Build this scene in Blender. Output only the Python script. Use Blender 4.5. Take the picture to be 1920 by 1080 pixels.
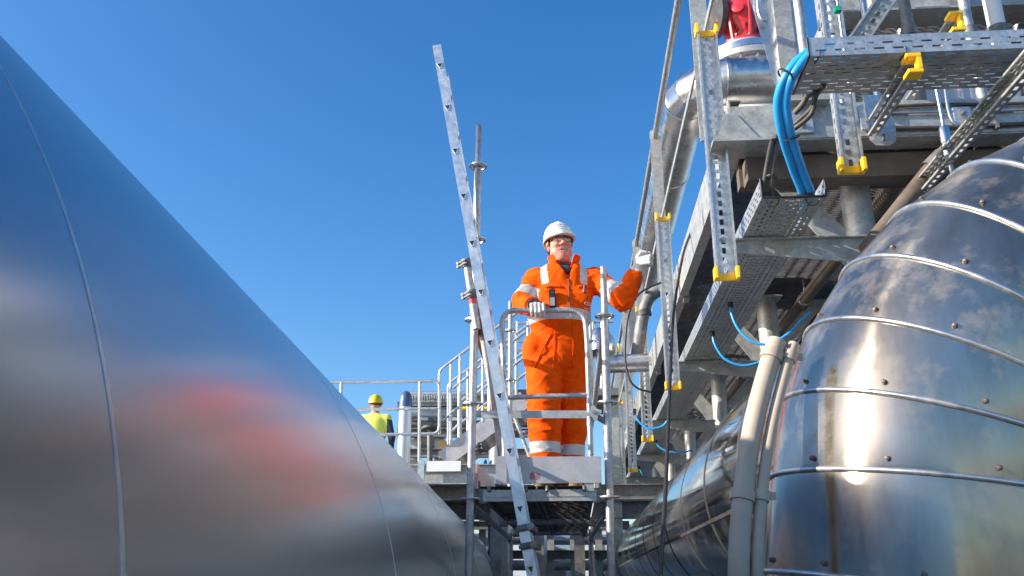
import bpy, bmesh, math, random
import numpy as np
from mathutils import Vector, Matrix, noise
from mathutils.bvhtree import BVHTree
random.seed(7)
R = math.radians
scene = bpy.context.scene
for o in list(bpy.data.objects): bpy.data.objects.remove(o)
COL = scene.collection

# ------------------------------------------------------------------ camera, sky, sun
F, PITCH, YAW, E = 1645.0, R(18.8), R(4.0), 1.9      # focal length (px of 1920), pitch up, heading left of the walkway, eye height
cd = bpy.data.cameras.new('camera'); cam = bpy.data.objects.new('camera', cd); COL.objects.link(cam)
cam.location = (0, 0, E); cam.rotation_euler = (R(90) + PITCH, 0, YAW)
cd.sensor_width = 36; cd.lens = F / 1920 * 36; cd.clip_start = .05; cd.clip_end = 3000
scene.camera = cam
SUN_EL = R(24.0); SH = Vector((-.955, -.297)).normalized()      # towards the sun, horizontally
w = bpy.data.worlds.new('World'); scene.world = w; w.use_nodes = True
nt = w.node_tree; bg = nt.nodes['Background']
sky = nt.nodes.new('ShaderNodeTexSky'); sky.sky_type = 'NISHITA'; sky.sun_disc = False
sky.sun_elevation = SUN_EL; sky.sun_rotation = math.atan2(SH.x, SH.y)
sky.altitude = 0; sky.air_density = 1.0; sky.dust_density = 1.4; sky.ozone_density = 3.0
hs = nt.nodes.new('ShaderNodeHueSaturation'); hs.inputs['Saturation'].default_value = 1.33; hs.inputs['Hue'].default_value = .503
nt.links.new(sky.outputs[0], hs.inputs['Color']); nt.links.new(hs.outputs[0], bg.inputs['Color'])
bg.inputs['Strength'].default_value = .146
sd = bpy.data.lights.new('sun', 'SUN'); sd.energy = 5.0; sd.angle = R(.5); sd.color = (1, .93, .83)
sun = bpy.data.objects.new('sun', sd); COL.objects.link(sun)
to_sun = Vector((SH.x * math.cos(SUN_EL), SH.y * math.cos(SUN_EL), math.sin(SUN_EL)))
sun.rotation_euler = to_sun.to_track_quat('Z', 'Y').to_euler(); sun.location = to_sun * 40
vs = scene.view_settings; vs.view_transform = 'Standard'; vs.look = 'None'; vs.gamma = 1; vs.exposure = 0.72
vs.use_curve_mapping = False
scene.cycles.max_bounces = 8; scene.cycles.glossy_bounces = 5; scene.cycles.caustics_reflective = True; scene.cycles.blur_glossy = .6; scene.cycles.sample_clamp_indirect = 3.0

# ------------------------------------------------------------------ pixel helpers (photo px, 1920 wide)
CP, SP, CY, SY = math.cos(PITCH), math.sin(PITCH), math.cos(YAW), math.sin(YAW)
def ray(u, v):
    a, b = (u - 960) / F, (540 - v) / F
    y, z = CP - b * SP, SP + b * CP
    return Vector((a * CY - y * SY, a * SY + y * CY, z))
EYE = Vector((0, 0, E))
def aty(u, v, Y): d = ray(u, v); return EYE + d * (Y / d.y)
def atx(u, v, X): d = ray(u, v); return EYE + d * (X / d.x)
def atz(u, v, Z): d = ray(u, v); return EYE + d * ((Z - E) / d.z)

# ------------------------------------------------------------------ materials
def mat(name, c1, c2=None, rough=.5, rough2=None, metal=0., scale=8., bump=0., bscale=60., stretch=None, aniso=0.,
        spangle=0., dirt=None, dirt_amt=0., dirt_scale=3., coat=0., trans=0., arot=0., dirt_rough=.35):
    m = bpy.data.materials.new(name); m.use_nodes = True
    n, l = m.node_tree.nodes, m.node_tree.links; b = n['Principled BSDF']
    c2 = c2 or c1; rough2 = rough if rough2 is None else rough2
    tc = n.new('ShaderNodeTexCoord'); mp = n.new('ShaderNodeMapping'); l.new(tc.outputs['Object'], mp.inputs[0])
    if stretch: mp.inputs['Scale'].default_value = stretch
    nz = n.new('ShaderNodeTexNoise'); nz.inputs['Scale'].default_value = scale; nz.inputs['Detail'].default_value = 6
    nz.inputs['Roughness'].default_value = .65
    l.new(mp.outputs[0], nz.inputs['Vector'])
    rp = n.new('ShaderNodeValToRGB'); rp.color_ramp.elements[0].position = .32; rp.color_ramp.elements[1].position = .68
    rp.color_ramp.elements[0].color = (*c1, 1); rp.color_ramp.elements[1].color = (*c2, 1)
    l.new(nz.outputs['Fac'], rp.inputs[0]); col = rp.outputs[0]
    mr = n.new('ShaderNodeMapRange'); mr.inputs['From Min'].default_value = .3; mr.inputs['From Max'].default_value = .7
    mr.inputs['To Min'].default_value = rough; mr.inputs['To Max'].default_value = rough2
    l.new(nz.outputs['Fac'], mr.inputs['Value']); rg = mr.outputs[0]
    if spangle:
        vo = n.new('ShaderNodeTexVoronoi'); vo.inputs['Scale'].default_value = spangle
        l.new(tc.outputs['Object'], vo.inputs['Vector'])
        sx = n.new('ShaderNodeSeparateColor'); l.new(vo.outputs['Color'], sx.inputs[0])
        m2 = n.new('ShaderNodeMapRange'); m2.inputs['To Min'].default_value = .86; m2.inputs['To Max'].default_value = 1.10
        l.new(sx.outputs[0], m2.inputs['Value'])
        mx = n.new('ShaderNodeMix'); mx.data_type = 'RGBA'; mx.blend_type = 'MULTIPLY'; mx.inputs['Factor'].default_value = 1
        cb = n.new('ShaderNodeCombineColor')
        for k in range(3): l.new(m2.outputs[0], cb.inputs[k])
        l.new(col, mx.inputs['A']); l.new(cb.outputs[0], mx.inputs['B']); col = mx.outputs['Result']
    if dirt:
        nd = n.new('ShaderNodeTexNoise'); nd.inputs['Scale'].default_value = dirt_scale; nd.inputs['Detail'].default_value = 8
        nd.inputs['Roughness'].default_value = .7; l.new(tc.outputs['Object'], nd.inputs['Vector'])
        rd = n.new('ShaderNodeMapRange'); rd.inputs['From Min'].default_value = .5; rd.inputs['From Max'].default_value = .72
        rd.inputs['To Max'].default_value = dirt_amt; l.new(nd.outputs['Fac'], rd.inputs['Value'])
        mx = n.new('ShaderNodeMix'); mx.data_type = 'RGBA'; l.new(rd.outputs[0], mx.inputs['Factor'])
        l.new(col, mx.inputs['A']); mx.inputs['B'].default_value = (*dirt, 1); col = mx.outputs['Result']
        ma = n.new('ShaderNodeMath'); ma.operation = 'MULTIPLY_ADD'; l.new(rd.outputs[0], ma.inputs[0]); ma.inputs[1].default_value = dirt_rough
        l.new(rg, ma.inputs[2]); rg = ma.outputs[0]
        mm = n.new('ShaderNodeMath'); mm.operation = 'MULTIPLY_ADD'; l.new(rd.outputs[0], mm.inputs[0]); mm.inputs[1].default_value = -metal
        mm.inputs[2].default_value = metal; l.new(mm.outputs[0], b.inputs['Metallic'])
    else: b.inputs['Metallic'].default_value = metal
    l.new(col, b.inputs['Base Color']); l.new(rg, b.inputs['Roughness'])
    if bump:
        nb = n.new('ShaderNodeTexNoise'); nb.inputs['Scale'].default_value = bscale; nb.inputs['Detail'].default_value = 4
        l.new(mp.outputs[0], nb.inputs['Vector'])
        bp = n.new('ShaderNodeBump'); bp.inputs['Strength'].default_value = bump; bp.inputs['Distance'].default_value = .01
        l.new(nb.outputs['Fac'], bp.inputs['Height']); l.new(bp.outputs[0], b.inputs['Normal'])
    if aniso:
        b.inputs['Anisotropic'].default_value = aniso; b.inputs['Anisotropic Rotation'].default_value = arot
    if coat: b.inputs['Coat Weight'].default_value = coat; b.inputs['Coat Roughness'].default_value = .08
    if trans: b.inputs['Transmission Weight'].default_value = trans; b.inputs['IOR'].default_value = 1.2
    return m
g3 = lambda v: (v, v, v)
M = {}
M['galv'] = mat('galvanised', (.36, .36, .34), (.52, .52, .49), .4, .55, .5, 14, .06, 90, spangle=55, dirt=(.24, .21, .17), dirt_amt=.5, dirt_scale=2.2)
M['galv_new'] = mat('galvanised_bright', (.50, .505, .49), (.66, .665, .65), .3, .45, .7, 20, .03, 120, spangle=70)
M['galv_old'] = mat('galvanised_weathered', (.12, .115, .11), (.25, .25, .25), .5, .7, .45, 6, .12, 70, spangle=40, dirt=(.12, .085, .055), dirt_amt=.8, dirt_scale=1.8)
M['tube'] = mat('scaffold_tube', (.36, .36, .36), (.58, .58, .57), .34, .55, .75, 30, .12, 140, dirt=(.22, .19, .16), dirt_amt=.7, dirt_scale=9)
M['tube_red'] = mat('scaffold_tube_stained', (.30, .28, .27), (.46, .44, .42), .45, .65, .5, 26, .12, 140, dirt=(.42, .10, .06), dirt_amt=.75, dirt_scale=7)
M['alu'] = mat('aluminium', (.62, .62, .62), (.78, .78, .78), .3, .45, .85, 25, .04, 160, dirt=(.36, .33, .30), dirt_amt=.5, dirt_scale=12)
M['alu_dull'] = mat('aluminium_dull', (.42, .40, .40), (.56, .54, .53), .42, .6, .6, 6, .06, 90, dirt=(.30, .26, .24), dirt_amt=.6, dirt_scale=5)
M['vessel'] = mat('brushed_cladding', (.445, .46, .485), (.465, .48, .505), .235, .26, 1., 2.2, 0, 1.6, stretch=(1, .5, 1))
M['polish'] = mat('polished_cladding', (.40, .375, .33), (.52, .49, .45), .05, .12, 1., 4, .22, 3.0, stretch=(1, .35, 1), dirt=(.35, .31, .2), dirt_amt=.16, dirt_scale=5)
M['riser'] = mat('stainless_cladding', (.34, .28, .215), (.58, .515, .42), .13, .20, .95, 6, .03, 5, stretch=(1, 1, .22), aniso=.88, arot=.25, dirt=(.36, .31, .25), dirt_amt=.42, dirt_scale=6, dirt_rough=.2)
M['bead'] = mat('bead', (.58, .57, .55), (.72, .71, .69), .25, .4, .9, 30, dirt=(.3, .25, .18), dirt_amt=.5, dirt_scale=9)
M['stain'] = mat('stainless', (.60, .58, .56), (.74, .72, .70), .24, .34, 1., 10, .03, 5, dirt=(.35, .28, .22), dirt_amt=.3, dirt_scale=6)
M['dark'] = mat('dark_steel', (.06, .055, .05), (.13, .12, .11), .5, .7, .4, 10, .1, 60)
M['rust'] = mat('rusty_beam', (.10, .075, .055), (.20, .16, .125), .6, .8, .2, 5, .15, 50)
M['bolt'] = mat('bolt', (.30, .28, .26), (.5, .48, .46), .35, .5, .8, 30)
M['screw'] = mat('screw', (.14, .11, .09), (.25, .2, .17), .5, .6, .5, 30)
M['yellow'] = mat('yellow_plastic', (.85, .50, .012), (.90, .56, .02), .35, .45, 0, 10)
M['blue'] = mat('blue_cable', (.015, .29, .72), (.03, .35, .80), .3, .4, 0, 10)
M['black'] = mat('black_rubber', (.016, .016, .017), (.03, .03, .03), .4, .55, 0, 20)
M['beige'] = mat('beige_conduit', (.48, .38, .27), (.58, .47, .35), .5, .65, 0, 6, .05, 40, dirt=(.30, .25, .19), dirt_amt=.5, dirt_scale=7)
M['white'] = mat('white_paint', (.72, .71, .68), (.80, .79, .77), .35, .45, 0, 5)
M['redv'] = mat('red_paint', (.50, .025, .03), (.60, .04, .045), .3, .4, 0, 9, .08, 30, coat=.3)
M['mark'] = mat('red_paint_smear', (.30, .10, .09), (.44, .30, .29), .6, .7, .2, 60)
M['tank'] = mat('tank_alu', (.60, .61, .62), (.70, .71, .72), .3, .4, .8, 4)
M['navy'] = mat('navy_dome', (.06, .10, .20), (.09, .14, .25), .35, .45, .2, 4)
M['wall'] = mat('pale_sheeting', (.55, .57, .58), (.64, .66, .67), .5, .6, .1, 3)
M['cabinet'] = mat('cabinet_blue_grey', (.30, .38, .48), (.36, .45, .55), .4, .5, .1, 3)
M['conc'] = mat('concrete_ground', (.15, .154, .162), (.22, .225, .235), .85, .95, 0, 1.2, .4, 40, dirt=(.16, .15, .13), dirt_amt=.5, dirt_scale=.5)
M['orange'] = mat('orange_fabric', (.90, .085, .0), (.97, .11, .002), .75, .85, 0, 12, .08, 160, dirt=(.55, .055, .006), dirt_amt=.35, dirt_scale=5)
M['orange'].node_tree.nodes['Principled BSDF'].inputs['Specular IOR Level'].default_value = .12
M['tape'] = mat('reflective_tape', (.52, .51, .49), (.64, .63, .61), .4, .55, .25, 30, .2, 90)
M['skin'] = mat('skin', (.56, .235, .16), (.66, .32, .235), .42, .55, 0, 20, .08, 90)
M['lip'] = mat('lip', (.26, .09, .07), (.34, .12, .10), .45, .5, 0, 20)
M['hair'] = mat('hair', (.10, .07, .05), (.16, .11, .08), .6, .7, 0, 60)
M['helmet'] = mat('helmet_white', (.80, .80, .79), (.83, .83, .82), .22, .3, 0, 5)
M['strap'] = mat('helmet_band', (.45, .22, .08), (.55, .30, .12), .6, .7, 0, 20)
M['glove'] = mat('glove_grey', (.50, .50, .49), (.62, .62, .61), .75, .85, 0, 25, .3, 120)
M['glove_b'] = mat('glove_black', (.03, .03, .03), (.06, .06, .06), .6, .75, 0, 25, .3, 120)
M['lens'] = mat('glasses_lens', (.85, .88, .9), None, .03, None, 0, 5, trans=.95)
_n = M['lens'].node_tree; _tb = _n.nodes.new('ShaderNodeBsdfTransparent'); _gb = _n.nodes.new('ShaderNodeBsdfGlossy'); _gb.inputs['Roughness'].default_value = .03
_ms = _n.nodes.new('ShaderNodeMixShader'); _ms.inputs[0].default_value = .12; _n.links.new(_tb.outputs[0], _ms.inputs[1]); _n.links.new(_gb.outputs[0], _ms.inputs[2])
_n.links.new(_ms.outputs[0], _n.nodes['Material Output'].inputs['Surface'])
M['ink'] = mat('ink_blue', (.03, .06, .16), (.05, .09, .2), .5, .6, 0, 5)
M['vest'] = mat('hi_vis_vest', (.74, .78, .10), (.82, .86, .15), .7, .8, 0, 10, .3, 60)
M['navyc'] = mat('navy_cloth', (.03, .035, .05), (.05, .055, .07), .8, .9, 0, 10)
M['hatY'] = mat('helmet_yellow', (.80, .56, .012), (.84, .60, .02), .3, .4, 0, 5)
M['eye'] = mat('eye_white', (.7, .68, .66), None, .2)
M['green'] = mat('green_clip', (.01, .28, .16), (.02, .33, .2), .4, .5, 0, 9)
M['brown'] = mat('brown_pallet', (.20, .13, .05), (.28, .18, .07), .8, .9, 0, 6)

# ------------------------------------------------------------------ mesh building
class MB:
    def __init__(s): s.v = []; s.f = []
    def add(s, vs, fs):
        o = len(s.v); s.v += [Vector(p) for p in vs]; s.f += [[i + o for i in f] for f in fs]; return s
    def box(s, lo, hi, m=None):
        (a, b, c), (d, e, f) = lo, hi
        vs = [Vector(p) for p in ((a,b,c),(d,b,c),(d,e,c),(a,e,c),(a,b,f),(d,b,f),(d,e,f),(a,e,f))]
        if m: vs = [m @ p for p in vs]
        return s.add(vs, [(0,3,2,1),(4,5,6,7),(0,1,5,4),(1,2,6,5),(2,3,7,6),(3,0,4,7)])
    def cbox(s, c, sx, sy, sz, m=None, bev=0.):
        # chamfered box centred on c
        if bev <= 0:
            return s.box((c[0]-sx/2, c[1]-sy/2, c[2]-sz/2), (c[0]+sx/2, c[1]+sy/2, c[2]+sz/2), m)
        bm = bmesh.new(); bmesh.ops.create_cube(bm, size=1)
        for v in bm.verts: v.co = Vector((v.co.x*sx, v.co.y*sy, v.co.z*sz)) + Vector(c)
        bmesh.ops.bevel(bm, geom=bm.edges[:] , offset=bev, segments=2, affect='EDGES')
        bm.verts.index_update()
        s.add([(m @ v.co if m else v.co.copy()) for v in bm.verts], [[v.index for v in f.verts] for f in bm.faces]); bm.free(); return s
    def prof(s, pts, p0, p1, xa, closed=True, cap=True):
        # extrude a 2D profile (x along xa, y along z-cross) from p0 to p1
        p0, p1 = Vector(p0), Vector(p1); d = (p1 - p0).normalized(); xa = Vector(xa); xa = (xa - d * xa.dot(d)).normalized(); ya = d.cross(xa)
        n = len(pts); vs = [p0 + xa*a + ya*b for a, b in pts] + [p1 + xa*a + ya*b for a, b in pts]
        fs = [(i, (i+1) % n, n + (i+1) % n, n + i) for i in range(n)]
        if cap: fs += [tuple(range(n))[::-1], tuple(range(n, 2*n))]
        return s.add(vs, fs)
    def bar(s, p0, p1, w, h, xa=(1, 0, 0)):
        return s.prof([(-w/2,-h/2),(w/2,-h/2),(w/2,h/2),(-w/2,h/2)], p0, p1, xa)
    def tube(s, pts, r, n=12, cap=True, closed=False):
        pts = [Vector(p) for p in pts]; N = len(pts); rr = r if isinstance(r, (list, tuple)) else [r]*N
        tang = []
        for i in range(N):
            a = pts[i-1] if (i or closed) else pts[0]; b = pts[(i+1) % N] if (i < N-1 or closed) else pts[-1]
            tang.append((b - a).normalized())
        up = Vector((0,0,1)) if abs(tang[0].z) < .9 else Vector((0,1,0))
        x = tang[0].cross(up).normalized(); vs = []
        for i in range(N):
            x = (x - tang[i]*x.dot(tang[i])).normalized(); y = tang[i].cross(x)
            vs += [pts[i] + (x*math.cos(2*math.pi*k/n) + y*math.sin(2*math.pi*k/n))*rr[i] for k in range(n)]
        fs = []
        for i in range(N if closed else N-1):
            j = (i+1) % N
            fs += [(i*n+k, i*n+(k+1) % n, j*n+(k+1) % n, j*n+k) for k in range(n)]
        if cap and not closed: fs += [tuple(range(n))[::-1], tuple(range((N-1)*n, N*n))]
        return s.add(vs, fs)
    def lathe(s, prof, c, ax=(0,0,1), n=24, cap=True):
        # prof: (radius, height along ax)
        c = Vector(c); ax = Vector(ax).normalized(); x = ax.orthogonal().normalized(); y = ax.cross(x); vs = []
        for r, h in prof: vs += [c + ax*h + (x*math.cos(2*math.pi*k/n) + y*math.sin(2*math.pi*k/n))*r for k in range(n)]
        fs = []
        for i in range(len(prof)-1): fs += [(i*n+k, i*n+(k+1) % n, (i+1)*n+(k+1) % n, (i+1)*n+k) for k in range(n)]
        if cap: fs += [tuple(range(n))[::-1], tuple(range((len(prof)-1)*n, len(prof)*n))]
        return s.add(vs, fs)
    def sheet(s, o, ux, uy, L, W, rows):
        # perforated sheet: rows = [(y0, y1, slot length, pitch, offset)] over a W wide strip, L long
        o, ux, uy = Vector(o), Vector(ux), Vector(uy)
        def q(a0, a1, b0, b1):
            if a1 - a0 > 1e-5 and b1 - b0 > 1e-5: s.add([o+ux*a0+uy*b0, o+ux*a1+uy*b0, o+ux*a1+uy*b1, o+ux*a0+uy*b1], [(0,1,2,3)])
        y = 0
        for y0, y1, sl, pitch, off in sorted(rows):
            q(0, L, y, y0); x = 0; a = off
            while a + sl < L:
                if a > x: q(x, a, y0, y1); x = a + sl
                a += pitch
            q(x, L, y0, y1); y = y1
        q(0, L, y, W); return s
    def build(s, name, m, parent=None, smooth=None, solid=0., loc=None, bevel=0., kind=None):
        me = bpy.data.meshes.new(name)
        off = Vector(loc) if loc is not None else (Vector(parent['_base']) if parent is not None else Vector((0,0,0)))
        me.from_pydata([v - off for v in s.v], [], s.f)
        me.materials.append(M[m]); o = bpy.data.objects.new(name, me); COL.objects.link(o)
        if smooth:
            for p in me.polygons: p.use_smooth = True
            me.set_sharp_from_angle(angle=R(smooth))
        if parent is not None:
            o.parent = parent
            if loc is not None: o.location = off - Vector(parent['_base'])
        else: o.location = off
        o['_base'] = tuple(off)
        if solid: md = o.modifiers.new('solid', 'SOLIDIFY'); md.thickness = solid; md.offset = 0
        if bevel: md = o.modifiers.new('bevel', 'BEVEL'); md.width = bevel; md.segments = 2; md.limit_method = 'ANGLE'
        if kind: o['kind'] = kind
        return o
def tag(o, label, cat, group=None, kind=None):
    o['label'] = label; o['category'] = cat
    if group: o['group'] = group
    if kind: o['kind'] = kind
    return o
def thing(name, label, cat, base, group=None):
    o = bpy.data.objects.new(name, None); COL.objects.link(o); o.location = base; o['_base'] = tuple(base); o.empty_display_size = .1
    return tag(o, label, cat, group)
def copy_tree(o, parent=None):
    c = o.copy(); COL.objects.link(c); c.parent = parent
    for ch in [x for x in bpy.data.objects if x.parent == o]: copy_tree(ch, c)
    return c
def arc(c, a, b, r, t0, t1, n=8):
    c, a, b = Vector(c), Vector(a), Vector(b)
    return [c + a*(r*math.cos(t0+(t1-t0)*i/n)) + b*(r*math.sin(t0+(t1-t0)*i/n)) for i in range(n+1)]
def smooth_path(pts, n=8):
    # Catmull-Rom through the points
    pts = [Vector(p) for p in pts]; out = []; P = [pts[0]*2-pts[1]] + pts + [pts[-1]*2-pts[-2]]
    for i in range(1, len(P)-2):
        for k in range(n):
            t = k/n; a, b, c, d = P[i-1], P[i], P[i+1], P[i+2]
            out.append(.5*((2*b) + (c-a)*t + (2*a-5*b+4*c-d)*t*t + (3*b-a-3*c+d)*t**3))
    return out + [pts[-1]]
def fillet(pts, r, n=6):
    pts = [Vector(p) for p in pts]; out = [pts[0]]
    for i in range(1, len(pts)-1):
        a, b, c = pts[i-1], pts[i], pts[i+1]; d0 = (a-b).normalized(); d1 = (c-b).normalized()
        ang = d0.angle(d1); t = min(r/math.tan(ang/2), (a-b).length*.49, (c-b).length*.49)
        p, q = b + d0*t, b + d1*t
        for k in range(n+1):
            s = k/n; out.append((p*(1-s)+b*s)*(1-s) + (b*(1-s)+q*s)*s)
    return out + [pts[-1]]

# ------------------------------------------------------------------ ground
g = MB(); g.add([(-900,-900,0),(900,-900,0),(900,900,0),(-900,900,0)], [(0,1,2,3)])
o = g.build('ground', 'conc'); o['kind'] = 'structure'

#PARTS
# ------------------------------------------------------------------ big clad pipes
def pipe_part(name, m, parent, c0, c1, r, n=96, closed_end=False, cap=False):
    return MB().tube([c0, c1], r, n, cap=cap).build(name, m, parent, smooth=40)
VD = Vector((-math.sin(R(3.2)), math.cos(R(3.2)), 0)); VP_ = Vector((math.cos(R(3.2)), math.sin(R(3.2)), 0)); VR = 1.4
VC = VP_ * -1.762 + Vector((0, 0, E - .218))
pipe = thing('clad_pipe', 'huge dull brushed metal clad pipe filling the side opposite the walkway', 'pipe', VC*1 - Vector((0,0,VC.z)))
seams = [-6.0, -4.4, -2.6, -.9, .87, 2.75, 5.2, 8.2, 11, 14, 17, 20, 24, 28]
for a, b in zip(seams, seams[1:]):
    MB().tube([VC + VD*a, VC + VD*b], VR, 200, cap=False).build('cladding_sheet', 'vessel', pipe, smooth=50)
for a in seams[1:-1]:
    MB().tube([VC + VD*(a-.004), VC + VD*(a-.0038), VC + VD*(a+.0038), VC + VD*(a+.004)], [VR-.004, VR+.0008, VR+.0008, VR-.004], 200, cap=False).build('seam_band', 'bead', pipe, smooth=40)
for a in (seams[0], seams[-1]): MB().lathe([(VR-.01, -.02), (VR-.01, .02)], VC + VD*a, VD, 96).build('end_plate', 'vessel', pipe, smooth=50)
for a in (-2, 4, 10, 16, 22):
    c = VC + VD*a; q = MB()
    pts = [(-1.0, 0), (1.0, 0), (1.0, .45)] + [(1.0*math.cos(t), VC.z - 1.0*math.sin(t)*1.0) for t in []]
    arcp = [(VR*math.cos(t), VC.z + VR*math.sin(t)) for t in [R(-50 - 8*k) for k in range(11)]]
    pr = [(-1.0, 0), (-1.0, arcp[-1][1])] + [] ; prof = [(-1.0, 0), (1.0, 0)] + arcp + []
    vs = [c - Vector((0,0,c.z)) + VP_*x + Vector((0,0,z)) + VD*s for s in (-.15, .15) for x, z in prof]; n = len(prof)
    q.add(vs, [(i, (i+1) % n, n+(i+1) % n, n+i) for i in range(n)] + [tuple(range(n))[::-1], tuple(range(n, 2*n))]).build('saddle', 'conc', pipe)

# polished pipe on the walkway side
DX, DZ, DR = 1.036, E + .395, .48
dp = thing('polished_pipe', 'mirror polished clad pipe running away beneath the walkway', 'pipe', (DX, 2.3, 0))
ys = [2.34, 3.05, 3.9, 4.8, 5.7, 6.6, 7.6, 8.6, 9.8, 11, 13, 15, 18, 22, 26]
for i, (a, b) in enumerate(zip(ys, ys[1:])):
    MB().tube([(DX, a, DZ), (DX, b, DZ)], DR - .0012*(i % 2), 160, cap=False).build('cladding_sheet', 'polish', dp, smooth=50)
for a in ys[1:-1]:
    MB().tube([(DX, a-.008, DZ), (DX, a-.0078, DZ), (DX, a+.0078, DZ), (DX, a+.008, DZ)], [DR-.004, DR+.002, DR+.002, DR-.004], 160, cap=False).build('seam_band', 'dark', dp, smooth=40)
t = R(196)
MB().bar((DX + (DR+.001)*math.cos(t), 2.4, DZ + (DR+.001)*math.sin(t)), (DX + (DR+.001)*math.cos(t), 26, DZ + (DR+.001)*math.sin(t)), .006, .014, (math.cos(t), 0, math.sin(t))).build('lap_seam', 'dark', dp)
for y in (ys[0], ys[-1]): MB().lathe([(DR-.004, -.004), (DR-.004, .004)], (DX, y, DZ), (0,1,0), 96).build('end_plate', 'polish', dp, smooth=50)
for y in (5.2, 9.5, 14, 19): MB().box((DX-.16, y-.1, 0), (DX+.16, y+.1, DZ-DR*.97)).build('pedestal', 'conc', dp)

# riser with segmented elbow
RXY = Vector((.813, 2.12, 0)); EX = Vector((math.cos(-.038), math.sin(-.038), 0)); RR, BR, A0 = .363, .67, .151
z0 = E + .09
rs = thing('pipe_riser', 'big stainless riser with segmented elbow and raised bands between sheets', 'pipe', RXY)
BC = RXY + EX*BR + Vector((0,0,z0))
def ring(al, r=RR):        # centre and in-plane axes of the elbow ring at angle al
    rad = -EX*math.cos(al) + Vector((0,0,1))*math.sin(al)
    return BC + rad*BR, rad
def ring_pts(c, rad, r, n=96): 
    side = Vector((-EX.y, EX.x, 0)); return [c + rad*(r*math.cos(2*math.pi*k/n)) + side*(r*math.sin(2*math.pi*k/n)) for k in range(n)]
c_0, r_0 = ring(A0); tg = EX*math.sin(A0) + Vector((0,0,1))*math.cos(A0)
stations = [(c_0 - tg*d, r_0) for d in ((c_0.z - .08)/tg.z, 1.5, 1.1, .75, .47, .215)]
als = [A0 + R(10.4*k) for k in range(0, 8)] + [R(90)]
stations += [ring(a) for a in als]
top = ring(R(90))
stations += [(top[0] + EX*d, top[1]) for d in (.35, .8, 1.4, 2.2, 3.2)]
n = 96
for (c0, r0), (c1, r1) in zip(stations, stations[1:]):
    q = MB(); A, B = ring_pts(c0, r0, RR), ring_pts(c1, r1, RR); Am, Bm = [p*.9+s*.1 for p, s in zip(A, B)], [p*.1+s*.9 for p, s in zip(A, B)]
    ca = c0*.9 + c1*.1; cb = c0*.1 + c1*.9
    Am = [ca + (p-ca)*1.004 for p in Am]; Bm = [cb + (p-cb)*1.004 for p in Bm]
    vs = A + Am + Bm + B
    q.add(vs, [(j*n+k, j*n+(k+1) % n, (j+1)*n+(k+1) % n, (j+1)*n+k) for j in range(3) for k in range(n)])
    q.build('cladding_gore', 'riser', rs, smooth=50)
for c, r0 in stations[1:-1]:
    MB().tube(ring_pts(c, r0, RR+.001), .0062, 8, closed=True).build('raised_band', 'bead', rs, smooth=60)
sm = None
for i, (c, r0) in enumerate(stations[1:-1]):
    up = (stations[i+2][0] - c).normalized(); side = Vector((-EX.y, EX.x, 0))
    for k in range(12):
        a = 2*math.pi*(k + .37*(i % 3) + random.uniform(-.09, .09))/12 + .15; d = r0*math.cos(a) + side*math.sin(a)
        if d.y > .35: continue
        p = c + d*(RR+.0045) + up*.024 
        if sm is None:
            sm = MB().lathe([(.006, -.003), (.006, .001), (.0048, .001), (.0048, .004), (.0024, .0055)], (0,0,0), (0,0,1), 8).build('screw', 'screw', rs, smooth=40, loc=(0,0,0)); s_ = sm
        else: s_ = sm.copy(); COL.objects.link(s_)
        s_.location = p - RXY; s_.rotation_euler = d.to_track_quat('Z', 'Y').to_euler()

# two beige conduits strapped to the riser
def conduit(px, r, label):
    pts = [px[0]] + px[1:]
    th = thing('conduit', label, 'conduit', (pts[0].x, pts[0].y, 0), 'beige conduits beside the riser')
    path = [pts[0]] + smooth_path(pts[1:], 8); q = MB().tube(path, r, 20, cap=False)
    MB.tube(q, [path[-1], path[-1] - (path[-1]-path[-2]).normalized()*.05], [r*.99, r*.80], 20, cap=False)
    q.build('pipe', 'beige', th, smooth=50)
    MB().tube([path[-1]-(path[-1]-path[-2]).normalized()*.01, path[-1]-(path[-1]-path[-2]).normalized()*.012], r*.97, 20).build('end_plug', 'beige', th, smooth=40)
    return th, path
Yc = 1.86
for (uvs, r, lab) in (
    ([(1386, 1180), (1385, 1060), (1393, 930), (1412, 800), (1440, 690), (1457, 640)], .0215, 'wider beige plastic conduit strapped along the edge of the stainless riser'),
    ([(1421, 1180), (1420, 1060), (1428, 930), (1447, 800), (1474, 690), (1489, 645)], .0125, 'thinner beige plastic conduit beside the wider one on the stainless riser')):
    pts = [aty(u, v, Yc + .10*max(0, (1000-v)/360)) for u, v in uvs]
    p0 = Vector((pts[0].x, pts[0].y, 0)); th, path = conduit([p0] + pts, r, lab)
    for v in (930, 668):
        best = min(path, key=lambda p: abs((p - EYE).dot(Vector((0,0,1)))/p.y - ray(uvs[2][0], v).z/ray(uvs[2][0], v).y)); i = path.index(best)
        d = (path[min(i+1, len(path)-1)] - path[i-1]).normalized()
        q = MB().tube([best - d*.012, best - d*.011, best + d*.011, best + d*.012], [r, r+.004, r+.004, r], 20, cap=False)
        tgt = Vector((best.x+.05, best.y+.01, best.z)); dr = (Vector((tgt.x, tgt.y, best.z)) - best); 
        q.bar(best + dr.normalized()*r*.8, best + dr.normalized()*(r + .018), .016, .006, (0,0,1))
        q.build('clamp', 'beige', th, smooth=40)
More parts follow.
